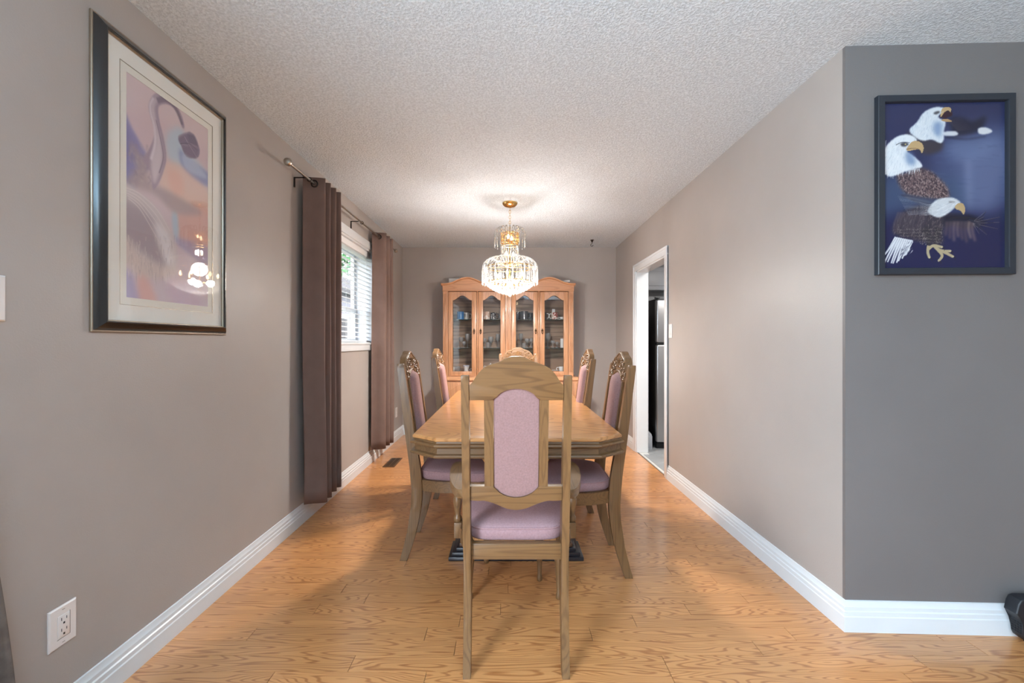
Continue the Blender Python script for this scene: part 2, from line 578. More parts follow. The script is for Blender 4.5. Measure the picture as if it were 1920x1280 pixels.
for i, (a, b_, y0, y1) in enumerate(planks):
    if i < 290:
        mb = MB().box(a + g, b_ - g, y0 + g * .6, y1 - g * .6, -.012, 0)
        o = mb.build('floor_plank', 'floor', base, smooth=0)
    else:
        rest.box(a + g, b_ - g, y0 + g, y1 - g, -.012, 0)
y = rows[0]
while y > -3.2:
    y -= RW
    x = XL
    while x < 4.7:
        x2 = min(4.7, x + random.uniform(.6, 1.4))
        rest.box(x + g, x2 - g, max(y, -3.2) + g, y + RW - g, -.012, 0)
        x = x2
o = rest.build('floor_planks_remaining', 'floor', base, smooth=0); o['kind'] = 'stuff'

# kitchen tiles
kb = struct(MB().box(XR + .02, 4.7, YC + .1, YB, -.011, -.002), 'floor_kitchen', 'grout', smooth=0)
TS = .33
mb = None
tiles = []
y = YC + .1
for j in range(12):
    for i in range(10):
        x0, y0_ = XR + .045 + i * TS, YB - (j + 1) * TS
        x1, y1_ = x0 + TS - .006, y0_ + TS - .006
        if y0_ < YC + .11 or x1 > 4.69: continue
        if x0 < XK and not (DY0 < (y0_ + y1_) / 2 < DY1):
            x0 = XK
        tiles.append((x0, x1, y0_, y1_))
for (x0, x1, y0_, y1_) in tiles:
    MB().box(x0, x1, y0_, y1_, -.004, .002, bev=.001, seg=1).build('floor_tile', 'tile', kb, smooth=0)

# baseboards: stepped profile (out from the wall, height)
BP = [(0, 0), (.018, 0), (.018, .062), (.015, .066), (.015, .082), (.011, .086), (.011, .1), (.006, .108), (.005, .122), (0, .124)]


def baseboard(name, pts, outs):
    """pts: plan polyline on the wall face, outs: direction out of the wall at each point (mitred)"""
    mb = MB()
    mb.rings([[(p[0] + o_[0] * d, p[1] + o_[1] * d, z) for d, z in BP] for p, o_ in zip(pts, outs)])
    return struct(mb, name, 'white', smooth=30)


baseboard('baseboard_left', [(XL, -3.1), (XL, YB)], [(1, 0), (1, -1)])
baseboard('baseboard_back', [(XL, YB), (XR, YB)], [(1, -1), (-1, -1)])
baseboard('baseboard_right_far', [(XR, YB), (XR, 4.75)], [(-1, -1), (-1, 0)])
baseboard('baseboard_right', [(XR, 3.745), (XR, YC)], [(-1, 0), (-1, -1)])
baseboard('baseboard_near_right', [(XR, YC), (4.7, YC - (4.7 - XR) * TAN)], [(-1, -1), (0, -1)])

# door casing around the kitchen opening: jamb lining and two-step casing
jb = MB()
jb.box(XR - .004, XK + .004, DY1 - .02, DY1 + .001, 0, DZ)
jb.box(XR - .004, XK + .004, DY0 - .001, DY0 + .02, 0, DZ)
jb.box(XR - .004, XK + .004, DY0 - .001, DY1 + .001, DZ - .02, DZ + .001)
dj = struct(jb, 'door_1', 'white')
for (xa, xb, xc) in ((XR - .016, XR - .022, XR), (XK + .016, XK + .022, XK)):
    x0, x1 = min(xa, xc), max(xa, xc)
    x2, x3 = min(xb, xc), max(xb, xc)
    mb = MB()
    mb.box(x0, x1, DY0 - .068, DY0 + .006, 0, DZ - .006, bev=.004)
    mb.box(x2, x3, DY0 - .068, DY0 - .045, 0, DZ + .05, bev=.003)
    mb.box(x0, x1, DY1 - .006, DY1 + .068, 0, DZ - .006, bev=.004)
    mb.box(x2, x3, DY1 + .045, DY1 + .068, 0, DZ + .05, bev=.003)
    mb.box(x0, x1, DY0 - .068, DY1 + .068, DZ - .006, DZ + .066, bev=.004)
    mb.box(x2, x3, DY0 - .068, DY1 + .068, DZ + .045, DZ + .068, bev=.003)
    o = mb.build('door_casing', 'white', dj)

# window: jamb lining, casing, stool, sashes, glass
wd = MB()
X0 = XL - TW
wd.box(X0, XL + .003, WY0 - .001, WY0 + .018, WZ0, WZ1)
wd.box(X0, XL + .003, WY1 - .018, WY1 + .001, WZ0, WZ1)
wd.box(X0, XL + .003, WY0, WY1, WZ1 - .018, WZ1 + .001)
wd.box(X0, XL + .003, WY0, WY1, WZ0 - .001, WZ0 + .018)
win = struct(wd, 'window_1', 'white')
mb = MB()
mb.box(XL, XL + .018, WY0 - .07, WY0 + .004, WZ0 - .06, WZ1 + .07, bev=.004)
mb.box(XL, XL + .018, WY1 - .004, WY1 + .07, WZ0 - .06, WZ1 + .07, bev=.004)
mb.box(XL, XL + .017, WY0 - .066, WY1 + .066, WZ1 - .004, WZ1 + .069, bev=.004)
mb.box(XL, XL + .017, WY0 - .066, WY1 + .066, WZ0 - .06, WZ0 + .004, bev=.004)
mb.build('window_casing', 'white', win)
MB().box(XL - .02, XL + .026, WY0 - .02, WY1 + .02, WZ0 - .006, WZ0 + .014, bev=.005).build('window_stool', 'white', win)
XF = XL - .185
for (z0, z1, xo) in ((WZ0 + .018, 1.535, .012), (1.505, WZ1 - .018, 0)):
    mb = MB()
    xa, xb = XF - .016 + xo, XF + .016 + xo
    mb.box(xa, xb, WY0 + .018, WY0 + .075, z0, z1, bev=.003); mb.box(xa, xb, WY1 - .065, WY1 - .018, z0, z1, bev=.003)
    mb.box(xa, xb, WY0 + .07, WY1 - .08, z1 - .035, z1, bev=.003); mb.box(xa, xb, WY0 + .07, WY1 - .08, z0, z0 + .035, bev=.003)
    sash = mb.build('window_sash', 'white', win)
    MB().box(XF - .002 + xo, XF + .002 + xo, WY0 + .07, WY1 - .08, z0 + .03, z1 - .03).build('window_pane', 'glass', sash)
# horizontal blinds hanging in the window
bl = thing('window_blind', (XL - .045, (WY0 + WY1) / 2, WZ0), 'white horizontal slatted blind hanging in the window between brown curtains', 'blind')
hw = (WY1 - WY0) / 2 - .024
MB().box(-.028, .03, -hw, hw, .86, .915, bev=.004).build('headrail', 'blind', bl)
MB().box(-.024, .024, -hw, hw, .022, .036, bev=.004).build('bottom_rail', 'blind', bl)
sm = None
for k in range(19):
    z = .068 + k * .0425
    if sm is None:
        mb = MB()
        prof = [(-.025, .006), (-.012, .0065), (0, .005), (.012, .0015), (.025, -.004)]
        top = [(a, b_ + .001) for a, b_ in prof]; bot = [(a, b_ - .0015) for a, b_ in reversed(prof)]
        loop = top + bot
        mb.rings([[(a, -hw, c_) for a, c_ in loop], [(a, hw, c_) for a, c_ in loop]])
        sl = mb.build('slat', 'blind', bl)
        sm = sl.data
    else:
        sl = bpy.data.objects.new('slat', sm); C.objects.link(sl); sl.parent = bl
    sl.location = (0, 0, z)
for yy in (-.5, 0, .5):
    mb = MB(); mb.tube([(.024, yy, .03), (.024, yy, .87)], .0012, 5); mb.tube([(-.026, yy, .03), (-.026, yy, .87)], .0012, 5)
    mb.build('ladder_cord', 'blind', bl)
# blind cord tassel on the casing
tc_ = thing('cord_tassel', (XL + .03, 4.345, 1.08), 'small white cord tassel below the window beside the far curtain', 'tassel')
mb = MB(); mb.lathe([(.004, .03), (.009, .028), (.012, .005), (.013, 0), (.012, -.004)][::-1], n=10)
mb.build('tassel', 'white', tc_)
mb = MB(); mb.tube([(0, 0, .028), (0, .0, .12)], .0015, 5); mb.box(-.03, .004, -.006, .006, -.018, -.005, bev=.002)
mb.build('cleat', 'white', tc_)

# ------------------------------------------------------------------ dining table
TX = .046
table = thing('dining_table', (TX, 3.01, 0), 'long oak dining table with clipped corners and moulded edge under the chandelier', 'table')


def oct_(off, hx=.505, hy=1.04, cx=.127, cy=.10):
    hx += off; hy += off
    cx2 = cx + off * .45; cy2 = cy + off * .45
    return [(-hx + cx2, -hy), (hx - cx2, -hy), (hx, -hy + cy2), (hx, hy - cy2), (hx - cx2, hy), (-hx + cx2, hy), (-hx, hy - cy2), (-hx, -hy + cy2)]


def layers(prof, **kw):
    return [[(x, y, z) for x, y in oct_(o_, **kw)] for o_, z in prof]


mb = MB(); mb.rings(layers([(0, .7415), (.002, .744), (.002, .752), (-.003, .758), (-.010, .760)]))
mb.build('table_top', 'tab_x', table, smooth=25)
mb = MB(); mb.rings(layers([(-.03, .663), (.002, .663), (.012, .668), (.014, .674), (.010, .680), (-.006, .684), (-.008, .708), (-.003, .713),
                            (.011, .716), (.014, .722), (.010, .728), (-.002, .733), (-.004, .7412), (-.03, .7412)]))
mb.build('apron', 'oak_x', table, smooth=25)  # darker chair oak stands in for the shade below the table top
for yc in (-.57, .51):
    ped = MB()
    ped.rings([[(sx * (a), yc + sy * b_, z) for sx, sy in ((-1, -1), (1, -1), (1, 1), (-1, 1))] for a, b_, z in
               ((.26, .075, .085), (.24, .07, .12), (.20, .06, .16), (.17, .055, .3), (.17, .055, .52), (.22, .065, .6), (.28, .08, .663))])
    ped.build('pedestal', 'tab_z', table, smooth=20)
    pl = MB()
    for a, b_, z0, z1 in ((.372, .10, 0, .022), (.355, .088, .022, .042), (.332, .076, .042, .062)):
        pl.box(-a, a, yc - b_, yc + b_, z0, z1, bev=.004)
    plo = pl.build('plinth', 'dark', table)
    MB().box(-.315, .315, yc - .066, yc + .066, .062, .085, bev=.004).build('plinth_cap', 'plinthtop', plo)
MB().box(-.10, .10, -.5, .44, .20, .26, bev=.004).build('stretcher', 'tab_y', table)


# ------------------------------------------------------------------ dining chairs (local front is +y)
def yb(z):
    return -.200 - (z - .6) * .135


POSTK = [(0, -.250, .040), (.09, -.222, .046), (.19, -.197, .052), (.34, -.176, .058), (.5, -.182, .060), (.7, -.213, .050), (.9, -.240, .043), (1.06, -.262, .038), (1.083, -.265, .034)]
PW = .083


def ztop(x, w_=PW, z=.994, r=.042):
    return z + r * max(0, 1 - (x / w_) ** 2) ** .75


def zbot(x, w_=PW, z=.672, r=.044):
    return z - r * max(0, 1 - (x / w_) ** 2) ** .75


def lean(v):
    return (v.x, v.y + yb(v.z), v.z)


CREST = [(0, 1.151), (.02, 1.150), (.04, 1.142), (.06, 1.132), (.085, 1.124), (.108, 1.115), (.127, 1.100), (.143, 1.080), (.156, 1.060), (.1695, 1.046)]


def make_chair(name, arms):
    t = thing(name, (0, 0, 0), None, None)
    knots = catmull([(z, y, d) for z, y, d in POSTK], 4)
    for s in (-1, 1):
        mb = MB()
        mb.rings([[(s * (.1835 - .006 * max(0, 1 - z / .5)) + sx * .0138, y + sy * d / 2, z) for sx, sy in ((-1, -1), (1, -1), (1, 1), (-1, 1))] for z, y, d in knots])
        es = [e for e in mb.bm.edges if abs((e.verts[0].co - e.verts[1].co).z) > 1e-4]
        bmesh.ops.bevel(mb.bm, geom=es, offset=.003, segments=2, profile=.5, affect='EDGES')
        mb.build('back_post', 'oak_z', t, smooth=35)
    # crest rail with arch cut
    top = catmull([(x, z, 0) for x, z in CREST], 3)
    outline = [(-x, z) for x, z, _ in reversed(top)][:-1] + [(x, z) for x, z, _ in top]
    na = 16
    arch = [(PW - 2 * PW * i / na, ztop(PW - 2 * PW * i / na)) for i in range(na + 1)]
    outline += [(.1695, .994)] + arch + [(-.1695, .994)]
    mb = MB(); mb.prism(outline, lambda a, b: (a, -.016, b), lambda a, b: (a, .018, b), bev=.003)
    crest = mb.build('crest_rail', 'oak_x', t, smooth=35, shear=lean)
    # carving on the face of the crest: rim, central shell, scrolls and leaves
    mb = MB()
    yf = .019
    rim = [(x, z) for x, z, _ in top if x < .16]
    rim = [(-x * .93, z - .009) for x, z in reversed(rim)][:-1] + [(x * .93, z - .009) for x, z in rim]
    mb.tube([(x, yf, z) for x, z in rim], .0035, 6)
    arc2 = [(x * 1.1, yf, ztop(x) + .010) for x in [PW * (i / 12 * 2 - 1) for i in range(13)]]
    mb.tube(arc2, .003, 6)
    for a in range(-3, 4):
        an = a * .36
        mb.tube([(math.sin(an) * .006, yf, 1.062 + math.cos(an) * .006), (math.sin(an) * .03, yf + .001, 1.066 + math.cos(an) * .046)], .0045, 6, taper=lambda q: .5 + q * .9)
    for s in (-1, 1):
        for (cx, cz, r0, turns, st) in ((.045, 1.085, .020, 1.6, 2.2), (.086, 1.072, .018, 1.6, .5), (.118, 1.055, .017, 1.5, 2.4), (.135, 1.025, .014, 1.4, .6)):
            pts = []
            for i in range(22):
                q = i / 21
                r_ = r0 * (1 - q * .85)
                an = st + q * turns * 2 * PI
                pts.append((s * (cx + r_ * math.cos(an)), yf + .001, cz + r_ * math.sin(an)))
            mb.tube(pts, .0036, 6, taper=lambda q: 1.15 - .6 * q)
        for (x0, z0, x1, z1) in ((.062, 1.103, .078, 1.112), (.10, 1.09, .118, 1.094), (.105, 1.035, .098, 1.012), (.15, 1.045, .156, 1.018), (.125, 1.008, .150, 1.003), (.065, 1.06, .072, 1.045)):
            mb.tube([(s * x0, yf, z0), (s * (x0 + x1) / 2, yf + .004, (z0 + z1) / 2), (s * x1, yf, z1)], .006, 6, taper=lambda q: math.sin(PI * (q * .9 + .05)) + .15)
    mb.build('carving', 'oak_x', crest, smooth=60, shear=lean)
    # inner stiles
    for s in (-1, 1):
        mb = MB().box(s * .0995 - .0165, s * .0995 + .0165, -.013, .014, .668, .996)
        mb.box(s * .0995 - .008, s * .0995 + .008, .014, .018, .675, .992, bev=.0015)
        mb.build('back_stile', 'oak_z', t, smooth=35, shear=lean)
    # lower back rail with dipped underside
    low = [(-.1695, .672), (-.1695, .617)]
    for i in range(1, 20):
        x = -.1695 + .339 * i / 20
        q = abs(x) / .1695
        low.append((x, .617 - .002 * q + (-.037) * (0.5 + 0.5 * math.cos(PI * min(1, q / .72))) + .004 * math.exp(-((q - .8) / .12) ** 2)))
    low += [(.1695, .617), (.1695, .672)]
    low += [(PW - 2 * PW * i / na, zbot(PW - 2 * PW * i / na)) for i in range(na + 1)]
    mb = MB(); mb.prism(low, lambda a, b: (a, -.015, b), lambda a, b: (a, .016, b), bev=.0025)
    mb.build('lower_back_rail', 'oak_x', t, smooth=35, shear=lean)

    # upholstered back panel: flat behind, domed in front
    def pan(side):
        def f(u, v):
            x = (u * 2 - 1) * (PW - .0015)
            zb_, zt_ = zbot(x) + .001, ztop(x) - .001
            z = zb_ + (zt_ - zb_) * v
            e = max(0, (1 - abs(u * 2 - 1) ** 3)) ** .5 * max(0, 1 - abs(v * 2 - 1) ** 14) ** .5
            y = .012 + .034 * e if side else -.007 - .003 * e
            return (x, y, z)
        return f
    mb = MB(); mb.grid(pan(1), 18, 30); mb.grid(pan(0), 18, 30)
    edge = [pan(0)(i / 18, 1) for i in range(19)]
    mb.tube([(x * 1.0, .016, z - .002) for x, y, z in edge], .003, 6)
    mb.build('back_panel', 'velvet', t, smooth=60, shear=lean)
    # seat frame
    mb = MB()
    mb.box(-.17, .17, -.188, -.160, .385, .445, bev=.002)
    mb.box(-.228, .228, .205, .232, .385, .445, bev=.002)
    for s in (-1, 1):
        mb.rings([[(s * x, y, z) for x, z in ((x0, .385), (x0 + .024, .385), (x0 + .024, .445), (x0, .445))] for x0, y in ((.158, -.165), (.200, -.05), (.206, .206))])
    mb.build('seat_frame', 'oak_x', t, smooth=30)

    # cushion
    def outl(inset, n=44):
        pts = []
        for i in range(n):
            a = 2 * PI * i / n
            ca, sa = math.cos(a), math.sin(a)
            ex = .30
            u = math.copysign(abs(ca) ** ex, ca); v = math.copysign(abs(sa) ** ex, sa)
            vv = (v + 1) / 2
            half = .169 + (.236 - .169) * min(1, vv * 1.25) ** .6 - inset
            yy = -.163 + inset + (.240 + .163 - 2 * inset) * vv
            yy += .010 * (1 - u * u) * (v > 0.5)
            pts.append((u * half, yy))
        return pts
    mb = MB()
    mb.rings([[(x, y, z) for x, y in outl(i_)] for i_, z in ((.004, .4455), (0, .452), (-.002, .475), (0, .490), (.006, .498), (.02, .505), (.05, .512), (.09, .516), (.13, .518))])
    cush = mb.build('seat_cushion', 'velvet_seat', t, smooth=60)
    MB().tube([(x, y, .491) for x, y in outl(-.001)], .0035, 6, closed=True).build('piping', 'velvet_seat', cush, smooth=60)
    # turned front legs
    prof = [(.010, 0), (.013, .004), (.014, .022), (.010, .032), (.0125, .09), (.019, .165), (.0225, .195), (.021, .215), (.012, .232), (.012, .238), (.018, .246), (.018, .254), (.012, .262), (.015, .30), (.021, .328), (.022, .34), (.016, .35)]
    for s in (-1, 1):
        mb = MB().lathe(prof, s * .208, .208, 16)
        mb.box(s * .208 - .021, s * .208 + .021, .187, .229, .349, .4445, bev=.003)
        mb.build('front_leg', 'oak_z', t, smooth=40)
    if arms:
        ol = [(.185, -.205), (.208, -.205), (.235, -.165), (.258, -.09), (.274, 0), (.280, .09), (.274, .155), (.255, .19), (.232, .188), (.214, .15), (.208, .08), (.206, 0), (.202, -.08), (.194, -.14)]
        for s in (-1, 1):
            pl_ = [(p_[0] * s, p_[1]) for p_ in catmull([(a, b, 0) for a, b in ol], 4, closed=True)]
            mb = MB()
            up = lambda y: .012 * math.exp(-((y - .19) / .07) ** 2)
            mb.prism(pl_, lambda a, b: (a, b, .622 - .004 - up(b)), lambda a, b: (a, b, .652), bev=.010, seg=3)
            arm = mb.build('arm', 'oak_y', t, smooth=50)
            pr = [(.013, .425), (.017, .432), (.017, .445), (.011, .455), (.013, .475), (.019, .505), (.020, .52), (.013, .54), (.012, .55), (.018, .558), (.018, .572), (.012, .58), (.015, .60), (.019, .622)]
            mb = MB().lathe(pr, s * .248, .06, 14)
            mb.box(s * .236 - .018, s * .236 + .025 if s > 0 else s * .236 + .018, .035, .085, .362, .428, bev=.002) if s > 0 else mb.box(-.261, -.218, .035, .085, .362, .428, bev=.002)
            mb.build('arm_support', 'oak_z', t, smooth=40)
    return t


armchair = make_chair('armchair', True)
armchair.location = (.031, 1.79, 0)
tag(armchair, 'oak armchair seen from behind, pink velvet back, at the near end of the table', 'chair', 'dining chairs around the table')
end = copy_tree(armchair)
end.location = (.108, 4.175, 0); end.rotation_euler = (0, 0, PI)
end['label'] = 'carved oak chair at the far end of the table in front of the china cabinet'
side = make_chair('dining_chair', False)
places = [((-.325, 2.535), -PI / 2, 'carved oak side chair on the window side of the table, nearer the camera'),
          ((-.305, 3.46), -PI / 2, 'carved oak side chair on the window side of the table, nearer the cabinet'),
          ((.368, 2.36), PI / 2, 'carved oak side chair on the doorway side of the table, nearer the camera'),
          ((.338, 3.19), PI / 2, 'carved oak side chair on the doorway side of the table, nearer the cabinet')]
for i, ((x, y), rz, lab) in enumerate(places):
    o = side if i == 0 else copy_tree(side)
    o.location = (x, y, 0); o.rotation_euler = (0, 0, rz)
    tag(o, lab, 'chair', 'dining chairs around the table')

# ------------------------------------------------------------------ china cabinet
CX = .006
cab = thing('china_cabinet', (CX, YB - .03, 0), 'tall oak china cabinet with four arched glass doors against the back wall', 'cabinet')
FU = 5.20 - (YB - .03)   # front plane of the upper case (local y)
FL = 5.10 - (YB - .03)
# upper case
mb = MB()
mb.box(-.795, -.775, FU + .03, 0, .785, 1.90); mb.box(.775, .795, FU + .03, 0, .785, 1.90)
mb.box(-.775, .775, FU + .03, 0, 1.855, 1.90); mb.box(-.775, .775, FU + .03, 0, .785, .838)
mb.box(-.010, .010, FU + .03, -.02, .838, 1.855)
mb.build('upper_case', 'cab_z', cab)
MB().box(-.775, .775, -.014, -.002, .84, 1.855).build('back_board', 'cab_back', cab)
# pilasters with flutes
for xc, wd_ in ((-.765, .06), (0, .066), (.765, .06)):
    mb = MB().box(xc - wd_ / 2, xc + wd_ / 2, FU, FU + .03, .79, 1.83)
    n_ = 3
    for i in range(n_):
        xx = xc + (i - (n_ - 1) / 2) * wd_ / 4.2
        mb.box(xx - .005, xx + .005, FU - .006, FU + .004, .84, 1.79, bev=.0035)
    mb.build('fluted_pilaster', 'cab_z', cab)
for xc in (-.375, .375):
    MB().box(xc - .008, xc + .008, FU + .004, FU + .03, .79, 1.83, bev=.002).build('centre_stile', 'cab_z', cab)
MB().box(-.795, .795, FU + .004, FU + .03, .785, .800).build('lower_rail', 'cab_x', cab)


def wave(x):
    z = 1.905
    for c_ in (-.49, .49):
        d_ = abs(x - c_)
        if d_ < .27:
            z += .075 * (.5 + .5 * math.cos(PI * d_ / .27)) ** 1.1
    return z


xs = [-.80 + 1.6 * i / 80 for i in range(81)]
mb = MB().prism([(x, wave(x)) for x in xs] + [(.80, 1.825), (-.80, 1.825)], lambda a, b: (a, FU - .004, b), lambda a, b: (a, FU + .03, b))
mb.box(-.80, .80, FU - .010, FU - .003, 1.825, 1.838, bev=.003)
fr = mb.build('frieze', 'cab_x', cab)
prof = [(0, -.020), (-.008, -.018), (-.014, -.008), (-.030, .002), (-.034, .010), (-.034, .016), (0, .016)]
mb = MB()
mb.rings([[(x * 1.02, FU + .01 + a, wave(x) + b) for a, b in prof] for x in xs])
for s in (-1, 1):
    mb.rings([[(s * (.80 - a * .9 - .005), y_, 1.905 + b) for a, b in prof] for y_ in (FU - .01, 0)])
mb.build('cornice', 'cab_x', cab, smooth=30)
MB().box(-.795, .795, FU + .03, 0, 1.90, 1.905).build('case_roof', 'cab_x', cab)


def arch_z(x, hw_, zs, zp):
    """ogee arch head: shoulders then peak"""
    q = abs(x) / hw_
    return zs + (zp - zs) * (.5 + .5 * math.cos(PI * min(1, q / .92))) ** .8 - .010 * max(0, q - .86) / .14 * 0


door0 = None
for di, (x0, x1, hs) in enumerate(((-.731, -.387, 1), (-.363, -.037, -1), (.037, .363, 1), (.387, .731, -1))):
    yf0, yf1 = FU - .004, FU + .018
    xc = (x0 + x1) / 2; hw_ = (x1 - x0) / 2 - .057
    mb = MB()
    mb.box(x0, xc - hw_, yf0, yf1, .797, 1.818, bev=.002); mb.box(xc + hw_, x1, yf0, yf1, .797, 1.818, bev=.002)
    mb.box(xc - hw_, xc + hw_, yf0, yf1, .797, .850, bev=.001)
    n_ = 24
    mb.prism([(xc - hw_, 1.818), (xc + hw_, 1.818)] + [(xc + hw_ - 2 * hw_ * i / n_, arch_z(hw_ - 2 * hw_ * i / n_, hw_, 1.714, 1.772)) for i in range(n_ + 1)],
             lambda a, b: (a, yf0 + .001, b), lambda a, b: (a, yf1, b))
    dr = mb.build('glass_door', 'cab_z', cab)
    # dark bead round the glass
    pts = [(xc - hw_, .850), (xc - hw_, 1.714)] + [(xc - hw_ + 2 * hw_ * i / n_, arch_z(-hw_ + 2 * hw_ * i / n_, hw_, 1.714, 1.772)) for i in range(1, n_)] + [(xc + hw_, 1.714), (xc + hw_, .850)]
    MB().tube([(a, yf0 + .001, b) for a, b in pts], .0035, 5, closed=True).build('bead', 'oak_z', dr)
    MB().box(xc - hw_ - .004, xc + hw_ + .004, yf0 + .012, yf0 + .015, .845, 1.785).build('pane', 'cglass', dr)
    hx = x1 - .028 if hs > 0 else x0 + .028
    mb = MB()
    mb.lathe([(.012, -.003), (.014, 0), (.010, .003)], n=10)
    for v in mb.bm.verts:
        v.co = Vector((hx + v.co.x, yf0 - .003 + v.co.z * -1, 1.346 + v.co.y))
    for dz, r_ in ((.030, .007), (.018, .005), (-.018, .008), (-.030, .005)):
        mb.bead((hx, yf0 - .005, 1.335 + dz), r_, r_, 8)
    mb.tube([(hx - .008, yf0 - .006, 1.34), (hx - .010, yf0 - .016, 1.322), (hx, yf0 - .020, 1.305), (hx + .010, yf0 - .016, 1.322), (hx + .008, yf0 - .006, 1.34)], .003, 6)
    mb.build('handle', 'antique', dr)
for z in (1.478, 1.126):
    for (a, b_) in ((-.774, -.011), (.011, .774)):
        o = MB().box(a, b_, FU + .045, -.015, z, z + .008).build('glass_shelf', 'shelfglass', cab)
# lower buffet
mb = MB().box(-.845, .845, FL + .02, 0, .05, .745)
mb.box(-.835, .835, FL + .05, 0, 0, .05)
mb.build('buffet_case', 'cab_z', cab)
mb = MB()
mb.rings([[(sx * (.862 + o_), (FL + .004 - o_) if sy < 0 else 0, z) for sx, sy in ((-1, -1), (1, -1), (1, 1), (-1, 1))] for o_, z in ((-.012, .738), (0, .742), (.006, .748), (.006, .758), (0, .764), (-.008, .768), (-.02, .786))])
mb.build('buffet_top', 'cab_x', cab, smooth=25)
for xc in (-.80, 0, .80):
    mb = MB().box(xc - .04, xc + .04, FL + .004, FL + .02, .05, .738)
    for i in range(4):
        xx = xc + (i - 1.5) * .018
        mb.box(xx - .005, xx + .005, FL - .002, FL + .008, .09, .715, bev=.0035)
    mb.build('fluted_pilaster', 'cab_z', cab)
for x0, x1 in ((-.755, -.402), (-.398, -.045), (.045, .398), (.402, .755)):
    xc = (x0 + x1) / 2
    dr = MB().box(x0, x1, FL + .004, FL + .02, .075, .725, bev=.004).build('panel_door', 'cab_z', cab)
    n_ = 20; hw_ = (x1 - x0) / 2 - .045
    po = [(xc - hw_, .12), (xc - hw_, .63)] + [(xc - hw_ + 2 * hw_ * i / n_, arch_z(-hw_ + 2 * hw_ * i / n_, hw_, .63, .69)) for i in range(1, n_)] + [(xc + hw_, .63), (xc + hw_, .12)]
    mb = MB().prism(po, lambda a, b: (a, FL - .002, b), lambda a, b: (a, FL + .005, b), bev=.003)
    mb.tube([(a, FL + .001, b) for a, b in po], .005, 6, closed=True)
    mb.build('raised_panel', 'cab_z', dr)

# ------------------------------------------------------------------ ware in the cabinet
SY = 5.35
Z1, Z2, Z3 = 1.4865, 1.1345, .8385


def mug(x, z, r, h, m_, label, group='mugs on the top cabinet shelf', hdir=1, hm=None, inner=None, y=SY, band=None, cat='mug'):
    t = thing('mug', (x, y, z), label, cat, group=group)
    MB().lathe([(r * .9, 0), (r, .004), (r, h * .97), (r * .98, h), (r * .9, h), (r * .88, .01), (0.001, .008)], n=20, cap=False).build('body', m_, t)
    pts = [(hdir * (r - .003), 0, h * .8), (hdir * (r + .018), 0, h * .82), (hdir * (r + .028), 0, h * .62), (hdir * (r + .026), 0, h * .38), (hdir * (r + .014), 0, h * .2), (hdir * (r - .003), 0, h * .2)]
    MB().tube(catmull(pts, 4), .0055, 8).build('handle', hm or m_, t)
    if band:
        MB().lathe([(r + .0006, h * .2), (r + .0008, h * .8)], n=20, cap=False).build('printed_band', band, t)
    return t


def pat(name, c1, c2, scale, thr=.5):
    m, nt, p = newmat(name)
    tc = nt.nodes.new('ShaderNodeTexCoord')
    n = inp(nt.nodes.new('ShaderNodeTexNoise'), Scale=scale, Detail=1.0)
    nt.links.new(tc.outputs['Object'], n.inputs['Vector'])
    r = nt.nodes.new('ShaderNodeValToRGB')
    r.color_ramp.elements[0].position = thr - .03; r.color_ramp.elements[1].position = thr + .03
    r.color_ramp.elements[0].color = (*lin(c1), 1); r.color_ramp.elements[1].color = (*lin(c2), 1)
    nt.links.new(n.outputs['Fac'], r.inputs['Fac']); nt.links.new(r.outputs[0], p.inputs['Base Color'])
    p.inputs['Roughness'].default_value = .25
    return m


M['blueglaze'] = mat('blue_glaze', (70, 130, 190), .2)
M['whiteglaze'] = mat('white_glaze', (232, 230, 228), .2)
M['greyglaze'] = mat('steel_grey_glaze', (112, 112, 116), .2, .4)
M['darkpat'] = pat('dark_pattern', (42, 40, 46), (190, 186, 184), 60, .56)
M['redpat'] = pat('red_pattern', (170, 80, 70), (232, 216, 206), 45, .48)
M['peachpat'] = pat('peach_pattern', (226, 190, 170), (240, 230, 222), 40, .5)
M['darkglaze'] = mat('charcoal_glaze', (66, 64, 68), .25)
M['bluepat'] = pat('blue_white_pattern', (120, 150, 205), (236, 238, 244), 70, .45)
M['beige'] = mat('beige_card', (206, 190, 172), .7)

mug(-.592, Z1, .044, .100, 'blueglaze', 'bright blue mug on the top shelf behind the first glass door', hm='whiteglaze')
mug(-.530, Z1, .038, .096, 'whiteglaze', 'white mug standing just behind the bright blue mug', y=5.45)
mug(-.265, Z1, .042, .100, 'peachpat', 'cream and peach patterned mug beside the dark patterned mug', hdir=-1)
mug(-.178, Z1, .037, .088, 'darkpat', 'dark mug with a pale pattern on the top shelf')
mug(.128, Z1, .030, .098, 'darkglaze', 'slim charcoal mug left of the tall grey metallic mug', hdir=-1)
mug(.208, Z1, .048, .105, 'greyglaze', 'tall grey metallic mug on the top shelf behind the third door')
mug(.292, Z1, .036, .092, 'darkglaze', 'charcoal mug behind the handle of the grey metallic mug', y=5.45)
mug(.452, Z1, .036, .092, 'darkglaze', 'charcoal mug with white handle behind the fourth door', hm='whiteglaze', hdir=1)
rm = mug(.590, Z1, .042, .088, 'redpat', 'red and white patterned mug holding a white card', hdir=-1, hm='whiteglaze')
cd = MB().box(-.018, .018, -.001, .001, -.055, .055).build('card', 'whiteglaze')
cd.location = (.572, SY, Z1 + .078); cd.rotation_euler = (0, .06, 0)
tag(cd, 'small white card standing in the red patterned mug', 'card')
mug(.680, Z1, .022, .035, 'whiteglaze', 'tiny white cup at the end of the top shelf', hdir=-1)
mug(-.04, Z1, .028, .07, 'whiteglaze', 'small white mug at the end of the top shelf by the centre post', hdir=-1)


